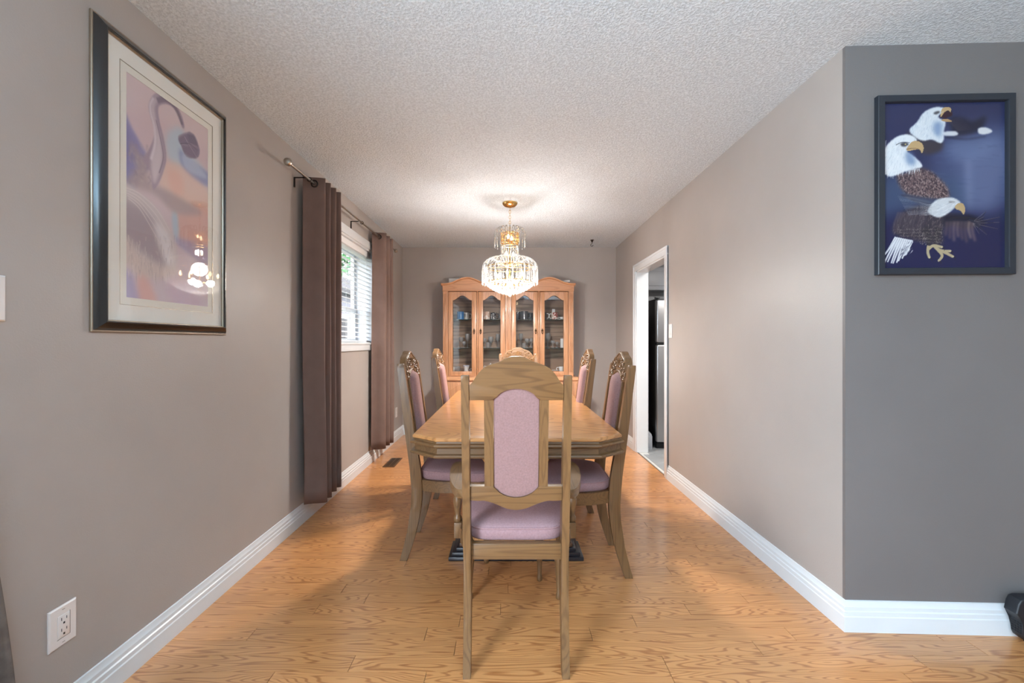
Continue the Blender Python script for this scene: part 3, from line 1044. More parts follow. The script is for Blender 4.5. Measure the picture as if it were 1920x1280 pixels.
def stem(x, z, r, h, bowl, label, y=SY, name='wine_glass', group='stemmed glasses on the middle cabinet shelf'):
    t = thing(name, (x, y, z), label, 'glass', group=group)
    hb = h * (1 - bowl)
    MB().lathe([(r * .85, 0), (r * .85, .003), (.006, .008)], n=18).build('foot', 'ware', t)
    MB().lathe([(.005, .006), (.0035, hb * .5), (.005, hb)], n=8).build('stem', 'ware', t)
    pr = [(.005, hb), (r * .6, hb + (h - hb) * .15), (r * .95, hb + (h - hb) * .42), (r, hb + (h - hb) * .6), (r * .85, h)]
    MB().lathe(pr + [(a - .0012, b_) for a, b_ in reversed(pr[1:])], n=18, cap=False).build('bowl', 'ware', t)
    return t


def tumbler(x, z, r, h, label, y=SY, name='tumbler', group='tumblers in the cabinet'):
    t = MB()
    pr = [(r * .8, 0), (r * .85, .004), (r, h)]
    t.lathe(pr + [(r - .002, h), (r * .78, .008), (.001, .008)], n=16, cap=False)
    for i in range(8):
        a = i * PI / 4
        t.tube([(r * .86 * math.cos(a), r * .86 * math.sin(a), .008), (r * .97 * math.cos(a), r * .97 * math.sin(a), h * .7)], .002, 5)
    o = t.build(name, 'ware'); o.location = (x, y, z)
    return tag(o, label, 'glass', group)


G = [(-.585, .030, .135, .5, 'stemmed glass beside the tall wine glass behind the first door'),
     (-.505, .034, .175, .55, 'tall clear wine glass behind the first door'),
     (-.545, .024, .080, .6, 'short clear stemmed glass in front of the tall wine glass'),
     (-.295, .030, .12, .5, 'stemmed glass beside the pillar edge behind the second door'),
     (-.215, .036, .140, .6, 'wide cut goblet in the middle behind the second door'),
     (-.125, .028, .175, .55, 'slim tall glass by the centre post behind the second door'),
     (.095, .026, .17, .6, 'slim tall glass by the centre post behind the third door'),
     (.165, .028, .180, .5, 'tall flute behind the third door'),
     (.245, .030, .115, .5, 'medium stemmed glass right of the tall flute behind the third door'),
     (.295, .024, .12, .5, 'narrow stemmed glass by the handle of the third door'),
     (.445, .028, .10, .6, 'short stemmed glass at the hinge side behind the fourth door'),
     (.505, .038, .185, .6, 'large wine glass behind the fourth door'),
     (.565, .026, .09, .5, 'short stemmed glass between the large wine glass and the white box'),
     (.620, .022, .075, .5, 'smallest stemmed glass beside the white box')]
for i, (x, r_, h_, b_, lab) in enumerate(G):
    stem(x, Z2, r_, h_, b_, lab, y=SY - .06 if i == 2 else SY + (i % 3) * .025)
tumbler(.200, Z2, .022, .06, 'small tumbler in front of the tall flute', y=SY - .06)
tumbler(-.245, Z2, .024, .07, 'small tumbler in front of the wide cut goblet', y=SY - .07)
wb = MB().box(-.022, .022, -.02, .02, 0, .115, bev=.002).build('gift_box', 'whiteglaze'); wb.location = (.683, SY, Z2)
tag(wb, 'slim white box at the end of the middle cabinet shelf', 'box')
# bottom shelf
tumbler(-.66 + .03, Z3, .036, .062, 'clear tumbler beside the ribbed blue and white cup')
bx = MB().box(-.018, .018, -.02, .02, 0, .055, bev=.002).build('trinket_box', 'beige'); bx.location = (-.683, SY + .02, Z3)
tag(bx, 'small beige box at the left end of the bottom cabinet shelf', 'box')
t = thing('ribbed_cup', (-.520, SY, Z3), 'blue and white ribbed pedestal cup on the bottom cabinet shelf', 'cup')
n_ = 24
pr = [(.030, 0), (.032, .006), (.026, .014), (.028, .03), (.036, .062), (.041, .070), (.041, .078), (.034, .078), (.026, .03)]
rs = [[((r_ * (1 + (.05 if i % 2 else 0)) if .012 < z_ < .065 else r_) * math.cos(2 * PI * i / n_), (r_ * (1 + (.05 if i % 2 else 0)) if .012 < z_ < .065 else r_) * math.sin(2 * PI * i / n_), z_) for i in range(n_)] for r_, z_ in pr]
MB().rings(rs, True, False).build('body', 'whiteglaze', t)
MB().lathe([(.0415, .066), (.0418, .078)], n=24, cap=False).build('blue_rim', 'bluepat', t)
mug(-.428, Z3, .020, .042, 'whiteglaze', 'tiny white cup by the door stile on the bottom shelf', group='white cups on the bottom cabinet shelf', hdir=-1)
t = thing('teapot', (-.215, SY, Z3), 'small white teapot on the bottom cabinet shelf', 'teapot')
MB().lathe([(.03, 0), (.032, .004), (.05, .03), (.048, .055), (.03, .075), (.001, .078)], n=20).build('body', 'whiteglaze', t)
MB().lathe([(.026, .076), (.02, .086), (.006, .09), (.009, .098), (.004, .104), (.0005, .105)], n=16).build('lid', 'whiteglaze', t)
MB().tube(catmull([(-.045, 0, .06), (-.078, 0, .066), (-.085, 0, .04), (-.045, 0, .02)], 5), .005, 8).build('handle', 'whiteglaze', t)
MB().tube(catmull([(.042, 0, .03), (.07, 0, .045), (.085, 0, .075)], 5), .009, 8, taper=lambda q: 1 - .45 * q).build('spout', 'whiteglaze', t)
mug(.425, Z3, .026, .055, 'whiteglaze', 'white cup at the hinge side behind the fourth door, bottom shelf', group='white cups on the bottom cabinet shelf')
sa = MB().lathe([(.02, 0), (.024, .004), (.052, .014), (.054, .018), (.046, .016), (.001, .010)], n=22, cap=False).build('saucer', 'whiteglaze')
sa.location = (.585, SY - .02, Z3); tag(sa, 'white saucer lying beside the white cup on the bottom shelf', 'saucer')
mug(.672, Z3, .032, .060, 'whiteglaze', 'larger white cup right of the saucer on the bottom shelf', group='white cups on the bottom cabinet shelf', hdir=-1)
# on top of the cabinet
b1 = MB().box(-.065, .065, -.06, .06, 0, .095, bev=.003).build('storage_box', 'whiteglaze')
b1.location = (-.672, SY + .05, 1.906); tag(b1, 'white box on top of the cabinet behind the first arch', 'box')
t = thing('paper_roll', (.700, SY + .02, 1.950), 'white crumpled paper roll lying on top of the cabinet', 'paper roll')
mb = MB(); n_ = 16
for j in range(1):
    mb.rings([[((i_ / 8 - .5) * .16, math.cos(2 * PI * a / n_) * (.017 + .004 * math.sin(i_ * 2.1 + a)), math.sin(2 * PI * a / n_) * (.017 + .004 * math.cos(i_ * 1.7 + a * 2)) + .02 * (i_ / 8)) for a in range(n_)] for i_ in range(9)])
mb.build('roll', 'whiteglaze', t)
MB().box(-.10, -.06, -.015, .015, -.022, -.004, bev=.004).build('loose_end', 'whiteglaze', t)

# ------------------------------------------------------------------ chandelier
ch = thing('chandelier', (.019, 3.79, H), 'gold and crystal chandelier, lit, hanging above the dining table', 'chandelier')


def zz(z):
    return z - H


MB().lathe([(.066, zz(2.4395)), (.068, zz(2.432)), (.064, zz(2.424)), (.058, zz(2.418)), (.045, zz(2.408)), (.02, zz(2.402)), (.008, zz(2.398))][::-1], n=28).build('canopy', 'gold', ch)
mb = MB()
z = 2.398; k = 0
while z > 2.225:
    pts = []
    for i in range(12):
        a = 2 * PI * i / 12
        u, v = .0085 * math.cos(a), .015 * math.sin(a)
        pts.append(((u if k % 2 else 0), (0 if k % 2 else u), zz(z - .014) + v))
    mb.tube(pts, .0018, 5, closed=True)
    z -= .0235; k += 1
mb.build('chain', 'gold', ch)
MB().tube([(0, 0, zz(2.235)), (0, 0, zz(1.66))], .005, 8).build('stem', 'gold', ch)


def ringtube(r_, z_, t_):
    return [(r_ * math.cos(2 * PI * i / 36), r_ * math.sin(2 * PI * i / 36), zz(z_)) for i in range(36)], t_


for nm, r_, z_, t_ in (('upper_ring', .078, 2.165, .004), ('upper_ring', .078, 2.085, .004), ('collar_ring', .072, 2.062, .004), ('collar_ring', .094, 1.905, .004), ('lower_ring', .215, 1.865, .004), ('lower_ring', .20, 1.735, .004)):
    p_, t2 = ringtube(r_, z_, t_)
    MB().tube(p_, t2, 6, closed=True).build(nm, 'gold', ch)
mb = MB()
for k in range(6):
    a = k * PI / 3
    for (r_, z_) in ((.078, 2.165), (.094, 1.905), (.215, 1.865), (.20, 1.735)):
        mb.tube([(0, 0, zz(z_)), (r_ * math.cos(a), r_ * math.sin(a), zz(z_))], .0025, 5)
mb.build('spokes', 'gold', ch)
# gold pierced band round the top tier
mb = MB()
for k in range(20):
    a = 2 * PI * k / 20
    for z_ in (2.145, 2.105):
        pts = [((.078) * math.cos(a + .11 * math.cos(2 * PI * i / 10)), .078 * math.sin(a + .11 * math.cos(2 * PI * i / 10)), zz(z_ + .019 * math.sin(2 * PI * i / 10))) for i in range(10)]
        mb.tube(pts, .002, 5, closed=True)
mb.build('filigree_band', 'gold', ch)


def strands(name, n, path, bead_r, step, off=0.0, last=0, m_='crystal'):
    """strings of crystal octagons following path (r,z) round the axis"""
    P = catmull([(r_, 0, z_) for r_, z_ in path], 10)
    L_ = [0]
    for a, b_ in zip(P, P[1:]):
        L_.append(L_[-1] + math.dist(a, b_))
    mb = MB()
    for k in range(n):
        an = 2 * PI * (k + off) / n
        d_ = 0; i = 0
        while d_ < L_[-1]:
            while L_[i + 1] < d_: i += 1
            q = (d_ - L_[i]) / max(1e-9, L_[i + 1] - L_[i])
            r_ = P[i][0] + (P[i + 1][0] - P[i][0]) * q; z_ = P[i][2] + (P[i + 1][2] - P[i][2]) * q
            mb.bead((r_ * math.cos(an), r_ * math.sin(an), zz(z_)), bead_r, bead_r * 1.05, 6)
            d_ += step
        if last:
            r_, z_ = P[-1][0], P[-1][2]
            mb.bead((r_ * math.cos(an), r_ * math.sin(an), zz(z_ - last)), last * .45, last, 6)
    o = mb.build(name, m_, ch, smooth=0)
    o['kind'] = 'stuff'
    return o


strands('upper_fountain_strands', 20, [(.055, 2.185), (.085, 2.215), (.118, 2.205), (.136, 2.165), (.139, 2.11), (.139, 2.065)], .0062, .0135, last=.013, m_='crystal_bright')
strands('upper_inner_strands', 24, [(.083, 2.175), (.083, 2.08)], .0062, .013)
strands('collar_strands', 22, [(.074, 2.065), (.076, 2.0), (.084, 1.94), (.096, 1.90)], .0072, .0135)
strands('lower_fountain_strands', 30, [(.105, 1.905), (.145, 1.945), (.20, 1.93), (.236, 1.89), (.247, 1.83), (.247, 1.735)], .0062, .0135, last=.013, m_='crystal_bright')
strands('drum_strands', 36, [(.222, 1.872), (.222, 1.735)], .0078, .0155, off=.5)
mb = MB()
for r_, z_, n_ in ((.215, 1.722, 36), (.197, 1.706, 33), (.176, 1.691, 30), (.152, 1.676, 26), (.126, 1.663, 22), (.098, 1.651, 17), (.068, 1.641, 12), (.036, 1.633, 7)):
    for k in range(n_):
        a = 2 * PI * (k + (n_ % 2) * .5) / n_
        mb.bead((r_ * math.cos(a), r_ * math.sin(a), zz(z_)), .0125, .0125, 8)
o = mb.build('bowl_crystals', 'crystal', ch, smooth=0); o['kind'] = 'stuff'
mb = MB(); bmesh.ops.create_icosphere(mb.bm, subdivisions=2, radius=.018, matrix=Matrix.Translation((0, 0, zz(1.625))))
mb.build('finial_crystal', 'crystal', ch, smooth=0)
BL = [(.135, a * PI / 3 + .35, 1.80) for a in range(6)] + [(.035, .5, 1.985), (.035, .5 + PI, 1.985)] + [(.04, 1.2, 2.13), (.04, 1.2 + PI, 2.13)]
for r_, a, z_ in BL:
    x, y = r_ * math.cos(a), r_ * math.sin(a)
    b_ = MB().lathe([(.004, zz(z_ - .018)), (.009, zz(z_ - .010)), (.0115, zz(z_)), (.008, zz(z_ + .012)), (.001, zz(z_ + .026))], x, y, 10).build('bulb', 'bulb', ch)
    MB().lathe([(.009, zz(z_ - .05)), (.009, zz(z_ - .018)), (.005, zz(z_ - .016))], x, y, 10).build('candle_socket', 'gold', b_)
for i, (x, y, z_, pw) in enumerate(((0.06, .06, 1.73, .32), (-.07, .04, 1.73, .32), (0.0, -.08, 1.73, .32), (.015, .015, 2.0, .03))):
    d = bpy.data.lights.new('chandelier_bulb_light', 'POINT')
    d.energy = CHANDELIER_POWER * pw; d.color = (1.0, .97, .93); d.shadow_soft_size = .03
    o = bpy.data.objects.new('bulb_light', d); C.objects.link(o); o.parent = ch; o.location = (x, y, zz(z_))

dl = bpy.data.lights.new('chandelier_bowl_light', 'SPOT')
dl.spot_size = math.radians(178); dl.spot_blend = .8; dl.shadow_soft_size = .06; dl.energy = CHANDELIER_POWER * 4.0; dl.color = (1.0, .95, .88)
o = bpy.data.objects.new('bowl_light', dl); C.objects.link(o); o.parent = ch; o.location = (0, 0, zz(1.85))

# ------------------------------------------------------------------ curtains and rod
RX, RZ = XL + .10, 2.247
rod = thing('curtain_rod', (RX, 3.67, RZ), 'brushed metal curtain rod with ball ends above the window', 'curtain rod')
MB().tube([(0, -1.17, 0), (0, 1.17, 0)], .0085, 10).build('rod', 'steel', rod)
for s in (-1, 1):
    mb = MB(); mb.lathe([(.009, 0), (.013, .004), (.010, .008), (.022, .020), (.024, .032), (.018, .046), (.004, .052)], n=14)
    for v in mb.bm.verts:
        v.co = Vector((v.co.x, s * (1.165 + v.co.z), v.co.y))
    mb.build('finial', 'steel', rod)
for y_ in (-.93, .06, .95):
    mb = MB()
    mb.tube([(-.098, y_, .012), (0, y_, .012)], .004, 6)
    mb.tube([(-.094, y_, .014), (-.094, y_, -.05)], .005, 6)
    pts = [(.013 * math.cos(a * PI / 8), y_, .013 * math.sin(a * PI / 8)) for a in range(-12, 5)]
    mb.tube(pts, .0025, 6)
    mb.build('bracket', 'bronze', rod)


def curtain(y0, y1b, nw, label, ph=0.0, spread=.0, botfan=.10, A=.064):
    """eyelet curtain: folds run back and forth across the rod"""
    top, bot = RZ + .042, .142
    t = thing('curtain', (RX, (y0 + y1b) / 2, bot), label, 'curtain', group='brown eyelet curtains at the window')
    nu, nv = int(nw * 22), 26
    rnd = random.Random(ph)
    ks = [rnd.uniform(-.02, .02) for _ in range(12)]

    def f(u, v):
        a = PI * nw * u
        q = 1 - v          # 0 top, 1 bottom
        sp = 1 + spread * q
        Y = y0 + (y1b - y0) * u * sp - .05 * q * (1 - u) * botfan * 10 * .5
        c_ = math.cos(a)
        Xo = -A * math.copysign(abs(c_) ** .75, c_)
        fi = int(u * nw) % 12
        Xo += ks[fi] * q * .6 * math.sin(a) + .012 * q * math.sin(3.1 * u + ph + v * 2)
        Xo += .003 * math.sin(v * 9 + fi) * q
        Y += .006 * math.sin(v * 6 + u * 9 + ph) * (.3 + q)
        Xo = max(Xo, -.092)
        return (Xo, Y - (y0 + y1b) / 2, top - bot - (top - bot) * (1 - v))
    mb = MB(); mb.grid(f, nu, nv)
    o = mb.build('cloth', 'curtain', t, smooth=80)
    so = o.modifiers.new('thickness', 'SOLIDIFY'); so.thickness = .0025
    for k in range(int(nw)):
        u = (k + .5) / nw
        x_, y_, z_ = f(u, 1)
        mb = MB()
        mb.tube([(0, y_ + .022 * 0 + .0, RZ - bot)] * 1 + [(0, y_, RZ - bot)] if False else [(.021 * math.cos(2 * PI * i / 20), y_ + .004 * math.sin(2 * PI * i / 20) * 0, RZ - bot + .021 * math.sin(2 * PI * i / 20)) for i in range(20)], .005, 6, closed=True)
        mb.build('grommet', 'bronze' if k % 2 == 0 else 'steel', t)
    return t


curtain(2.79, 3.10, 7, 'brown eyelet curtain hanging full length, the one nearer the framed swan print', ph=1.3, spread=.12, botfan=.06)
curtain(4.20, 4.56, 6, 'brown eyelet curtain hanging full length, the one nearer the china cabinet', ph=4.1, spread=.08, botfan=-.02, A=.062)

# patterned drape at the edge of the picture
t = thing('patterned_drape', (XL + .05, 1.028, .02), 'edge of a dark taupe patterned drape beside the wall outlet', 'drape')


def fdr(u, v):
    return (-.015 + .022 * math.sin(u * 26) * (1 - v * .5) + .01, -.16 + u * (.285 - .10 * v ** 1.6), v * .93)


mb = MB(); mb.grid(fdr, 40, 20); o = mb.build('cloth', 'lace', t, smooth=80)
so = o.modifiers.new('thickness', 'SOLIDIFY'); so.thickness = .003
MB().tube([(-.02, -.17, .93), (-.02, .06, .93)], .008, 8).build('hanging_rail', 'bronze', t)

# ------------------------------------------------------------------ wall plates
def plate_left(y, z, hy, hz, name, label, cat, kind):
    t = thing(name, (XL, y, z), label, cat)
    mb = MB()
    mb.rings([[(x, sy * a, sz * b_) for sy, sz in ((-1, -1), (1, -1), (1, 1), (-1, 1))] for x, a, b_ in ((0.0003, hy, hz), (.0035, hy, hz), (.0065, hy - .004, hz - .004))])
    mb.build('cover_plate', 'plate', t, smooth=20)
    if kind == 'outlet':
        MB().box(.006, .0085, -.0175, .0175, -.034, .034, bev=.001).build('receptacle', 'plate', t)
        MB().tube([(.0068, .019, .036), (.0068, .019, -.036), (.0068, -.019, -.036)], .0007, 4).build('insert_seam', 'slot', t)
        for zc in (.0165, -.0165):
            mb = MB()
            mb.box(.0083, .0088, -.0085, -.0065, zc + .001, zc + .010); mb.box(.0083, .0088, .0065, .0085, zc + .001, zc + .009)
            mb.box(.0083, .0088, -.0025, .0025, zc - .011, zc - .005)
            mb.build('socket_slots', 'slot', t)
        for zc in (.05, -.05):
            MB().box(.006, .0072, -.004, .004, zc - .001, zc + .001).build('screw', 'steel', t)
    else:
        MB().box(.006, .010, -.016, .016, -.033, .033, bev=.0015).build('rocker', 'plate', t)
    return t


plate_left(1.3145, .330, .0415, .062, 'wall_outlet', 'white double wall outlet low on the wall near the patterned drape', 'outlet', 'outlet')
plate_left(1.125, 1.320, .040, .062, 'light_switch', 'white light switch plate at the picture edge beside the swan print', 'switch', 'switch')
plate_left(5.26, .34, .036, .058, 'wall_outlet', 'small white wall outlet far down the wall behind the side chairs', 'outlet', 'outlet')
t = thing('light_switch', (XR, 3.695, 1.30), 'white light switch beside the kitchen doorway', 'switch')
MB().box(-.007, -.0003, -.036, .036, -.06, .06, bev=.002).build('cover_plate', 'plate', t)
MB().box(-.011, -.006, -.016, .016, -.033, .033, bev=.0015).build('rocker', 'plate', t)

# floor vent
t = thing('floor_vent', (-1.15, 4.27, 0), 'brown metal floor register beside the baseboard under the window', 'vent')
MB().box(-.058, .058, -.165, .165, 0.0002, .004, bev=.0015).build('vent_frame', 'vent', t)
for k in range(14):
    for s in (-1, 1):
        MB().box(s * .022 - .018, s * .022 + .018, -.133 + k * .0205, -.133 + k * .0205 + .007, .0035, .0052).build('slat', 'slot', t)

# ceiling hook
t = thing('ceiling_hook', (1.02, 5.16, H), 'small black plant hook screwed into the ceiling near the back wall', 'hook')
MB().lathe([(.004, -.032), (.010, -.022), (.014, -.008), (.024, -.002), (.024, -.0003)], n=12).build('base', 'bronze', t)
MB().tube(catmull([(0, 0, -.03), (0, 0, -.042), (-.016, 0, -.056), (-.010, 0, -.074), (.008, 0, -.072), (.012, 0, -.060)], 5), .0035, 6).build('hook', 'bronze', t)

# ------------------------------------------------------------------ flat prints: colours per vertex of a fine grid
class Canvas:
    def __init__(s, w_, h_):
        s.w, s.h = w_, h_
        s.X, s.Y = np.meshgrid((np.arange(w_) + .5) / w_, (np.arange(h_) + .5) / h_)
        s.img = np.zeros((h_, w_, 3))

    def blur(s, m_, r_):
        r_ = int(r_)
        if r_ < 1: return m_
        for ax in (0, 1):
            for _ in range(2):
                pad = [(r_ + 1, r_) if a == ax else (0, 0) for a in (0, 1)]
                c_ = np.cumsum(np.pad(m_, pad, mode='edge'), axis=ax)
                n_ = m_.shape[ax]
                hi = np.take(c_, np.arange(2 * r_ + 1, 2 * r_ + 1 + n_), axis=ax); lo = np.take(c_, np.arange(0, n_), axis=ax)
                m_ = (hi - lo) / (2 * r_ + 1)
        return m_

    def mask(s, pts, soft=0):
        P = np.array(pts)
        m_ = np.zeros((s.h, s.w), bool)
        x0, y0 = P[-1]
        for x1, y1 in P:
            if y0 != y1:
                cond = (s.Y < max(y0, y1)) & (s.Y >= min(y0, y1))
                xi = x0 + (s.Y - y0) / (y1 - y0) * (x1 - x0)
                m_ ^= cond & (s.X < xi)
            x0, y0 = x1, y1
        return s.blur(m_.astype(float), soft)

    def put(s, m_, col, a=1.0):
        c_ = np.array(col, float) / 255 if not isinstance(col, np.ndarray) else col
        m_ = (m_ * a)[..., None]
        s.img = s.img * (1 - m_) + c_ * m_

    def poly(s, pts, col, soft=0, a=1.0, smooth=True):
        if smooth:
            pts = [(p_[0], p_[1]) for p_ in catmull([(x, y, 0) for x, y in pts], 6, closed=True)]
        m_ = s.mask(pts, soft)
        s.put(m_, col, a)
        return m_

    def stroke(s, pts, w0, w1, col, soft=0, a=1.0, clip=None):
        P = [Vector((x, y * s.h / s.w)) for x, y in pts]
        if len(P) > 2:
            P = [Vector(q[:2]) for q in catmull([(x.x, x.y, 0) for x in P], 6)]
        L_, R_ = [], []
        n_ = len(P)
        for i in range(n_):
            d_ = P[min(i + 1, n_ - 1)] - P[max(i - 1, 0)]
            d_ = Vector((-d_.y, d_.x)); d_ = d_.normalized() if d_.length > 1e-9 else Vector((0, 0))
            ww = (w0 + (w1 - w0) * i / (n_ - 1)) / 2
            L_.append(P[i] + d_ * ww); R_.append(P[i] - d_ * ww)
        pts = [(q.x, q.y * s.w / s.h) for q in L_ + R_[::-1]]
        m_ = s.local(pts, soft, clip, col, a)

    def local(s, pts, soft, clip, col, a):
        xs_ = [p_[0] for p_ in pts]; ys_ = [p_[1] for p_ in pts]
        pad = soft * 4 + 2
        i0 = max(0, int(min(xs_) * s.w) - pad); i1 = min(s.w, int(max(xs_) * s.w) + pad + 1)
        j0 = max(0, int(min(ys_) * s.h) - pad); j1 = min(s.h, int(max(ys_) * s.h) + pad + 1)
        if i1 <= i0 or j1 <= j0: return
        X, Y = s.X[j0:j1, i0:i1], s.Y[j0:j1, i0:i1]
        m_ = np.zeros(X.shape)
        # 2x2 supersampling for thin strokes
        for ox in (-.25, .25):
            for oy in (-.25, .25):
                mm = np.zeros(X.shape, bool)
                x0, y0 = pts[-1]
                XX = X + ox / s.w; YY = Y + oy / s.h
                for x1, y1 in pts:
                    if y0 != y1:
                        cond = (YY < max(y0, y1)) & (YY >= min(y0, y1))
                        mm ^= cond & (XX < x0 + (YY - y0) / (y1 - y0) * (x1 - x0))
                    x0, y0 = x1, y1
                m_ += mm * .25
        m_ = s.blur(m_, soft)
        if clip is not None: m_ = m_ * clip[j0:j1, i0:i1]
        c_ = np.array(col, float) / 255
        m_ = (m_ * a)[..., None]
        s.img[j0:j1, i0:i1] = s.img[j0:j1, i0:i1] * (1 - m_) + c_ * m_

    def to_mesh(s, name, material, parent, origin, eu, ev):
        """grid of quads: eu along the picture's width, ev down its height"""
        W_, H_ = s.w, s.h
        o_ = np.array(origin, float); eu = np.array(eu, float); ev = np.array(ev, float)
        uu, vv = np.meshgrid(np.arange(W_ + 1) / W_, np.arange(H_ + 1) / H_)
        co = o_ + uu[..., None] * eu + vv[..., None] * ev
        nv_ = (W_ + 1) * (H_ + 1); nf = W_ * H_
        idx = np.arange(nv_).reshape(H_ + 1, W_ + 1)
        q = np.stack([idx[1:, :-1], idx[1:, 1:], idx[:-1, 1:], idx[:-1, :-1]], -1).reshape(-1)
        me = bpy.data.meshes.new(name)
        me.vertices.add(nv_); me.vertices.foreach_set('co', co.reshape(-1))
        me.loops.add(nf * 4); me.loops.foreach_set('vertex_index', q.astype(np.int32))
        me.polygons.add(nf); me.polygons.foreach_set('loop_start', np.arange(0, nf * 4, 4, dtype=np.int32))
        me.update(calc_edges=True)
        img = np.clip(s.img, 0, 1)
        ln = np.where(img <= .04045, img / 12.92, ((img + .055) / 1.055) ** 2.4)
        pad = np.pad(ln, ((0, 1), (0, 1), (0, 0)), mode='edge')
        col = np.concatenate([pad, np.ones(pad.shape[:2] + (1,))], -1)
        at = me.color_attributes.new('print', 'FLOAT_COLOR', 'POINT')
        at.data.foreach_set('color', col.reshape(-1).astype(np.float32))
        me.materials.append(M[material])
        ob = bpy.data.objects.new(name, me); C.objects.link(ob); ob.parent = parent
        return ob


def frame_bars(mb, profile, place, w_, h_):
    """mitred frame: profile of (inset, height) pairs; place(a, b, d) maps to 3-D"""
    cs = []
    for (ca, cb) in ((-1, -1), (1, -1), (1, 1), (-1, 1)):
        cs.append([(ca * (w_ / 2 - i_), cb * (h_ / 2 - i_), d_) for i_, d_ in profile])
    rings_ = [[place(*p_) for p_ in c_] for c_ in cs]
    rings_.append(rings_[0])
    mb.rings(rings_, False, False)
    return mb


# ---- eagle print on the near right wall
ang = -math.radians(2.05)
eg = thing('eagle_picture', (1.803, YC - (1.803 - XR) * TAN, 1.850), 'charcoal framed print of three bald eagles on a dark blue ground', 'picture', rz=ang)
EW, EH = .546, .740
mb = frame_bars(MB(), [(0, 0), (0, .020), (.002, .022), (.026, .022), (.0275, .019), (.0285, .012), (.0285, .004)], lambda a, b, d: (a, -d - .0005, b), EW, EH)
mb.build('frame', 'frame_navy', eg, smooth=25)
MB().box(-EW / 2 + .004, EW / 2 - .004, -.004, -.0008, -EH / 2 + .004, EH / 2 - .004).build('backing', 'black', eg)
E = Canvas(250, 350)


def e_(pts):
    return [((x - 120) / 730, (y - 120) / 1030) for x, y in pts]


rs_ = random.Random(3)
gy = E.Y[..., None]; gx = E.X[..., None]
E.img = (np.array([46, 50, 92]) * (1 - gy) + np.array([36, 36, 78]) * gy) / 255
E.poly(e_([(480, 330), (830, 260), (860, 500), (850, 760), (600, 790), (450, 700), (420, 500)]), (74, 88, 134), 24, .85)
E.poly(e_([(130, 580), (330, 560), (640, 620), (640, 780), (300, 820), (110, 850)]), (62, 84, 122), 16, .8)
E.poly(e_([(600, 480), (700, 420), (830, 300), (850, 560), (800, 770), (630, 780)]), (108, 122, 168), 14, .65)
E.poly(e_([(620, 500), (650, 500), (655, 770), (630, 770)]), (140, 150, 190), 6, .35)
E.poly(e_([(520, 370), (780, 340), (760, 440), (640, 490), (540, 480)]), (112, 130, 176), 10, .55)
E.poly(e_([(120, 840), (500, 800), (850, 900), (850, 1150), (120, 1150)]), (34, 34, 80), 14, .8)
for _ in range(70):
    x, y = rs_.uniform(360, 840), rs_.uniform(380, 760)
    E.stroke(e_([(x, y), (x + rs_.uniform(40, 110), y + rs_.uniform(-12, 12))]), .004, .002, rs_.choice([(50, 62, 104), (100, 112, 156)]), 1, .25)
# soaring eagle in the distance
E.poly(e_([(530, 220), (600, 215), (660, 240), (740, 210), (700, 300), (560, 330), (540, 300)]), (34, 32, 52), 4, .85)
E.poly(e_([(485, 305), (560, 300), (570, 325), (500, 328)]), (214, 216, 224), 1)
E.poly(e_([(695, 285), (740, 280), (778, 302), (750, 320), (700, 318)]), (224, 226, 232), 1)
E.stroke(e_([(500, 335), (620, 350), (740, 335)]), .012, .006, (26, 28, 50), 2, .8)
for i in range(9):
    E.stroke(e_([(520 + i * 6, 240 + i * 7), (590 + i * 8, 215 + i * 9)]), .006, .002, (80, 70, 84), 1, .7)
# screaming eagle's dark shoulder, head and open beak
E.poly(e_([(270, 300), (330, 330), (400, 350), (480, 360), (470, 420), (380, 440), (330, 400), (280, 340)]), (64, 56, 66), 4)
head1 = [(285, 290), (330, 240), (370, 180), (430, 150), (480, 150), (505, 165), (470, 190), (460, 215), (500, 240), (490, 300), (490, 350), (470, 372), (420, 350), (370, 355), (330, 340)]
m1 = E.poly(e_(head1), (222, 228, 236), 1)
for _ in range(170):
    x, y = rs_.uniform(285, 500), rs_.uniform(170, 370)
    E.stroke(e_([(x, y), (x - rs_.uniform(-6, 14), y + rs_.uniform(14, 30))]), .005, .001, rs_.choice([(250, 250, 252), (196, 206, 220), (176, 190, 212)]), 0, .6, m1)
E.poly(e_([(440, 240), (480, 250), (470, 330), (440, 320), (425, 280)]), (110, 140, 190), 4, .75)
E.poly(e_([(465, 205), (490, 180), (530, 170), (540, 200), (510, 215), (490, 232), (540, 238), (500, 222)]), (60, 30, 36), 1, .9)
E.poly(e_([(470, 200), (480, 160), (510, 148), (532, 158), (530, 182), (518, 170), (495, 180), (475, 208)]), (204, 166, 112), 0)
E.poly(e_([(475, 228), (510, 222), (538, 238), (510, 240), (485, 236)]), (190, 150, 100), 0)
E.poly(e_([(430, 183), (455, 172), (468, 180), (450, 192), (434, 192)]), (70, 66, 72), 1, .9)
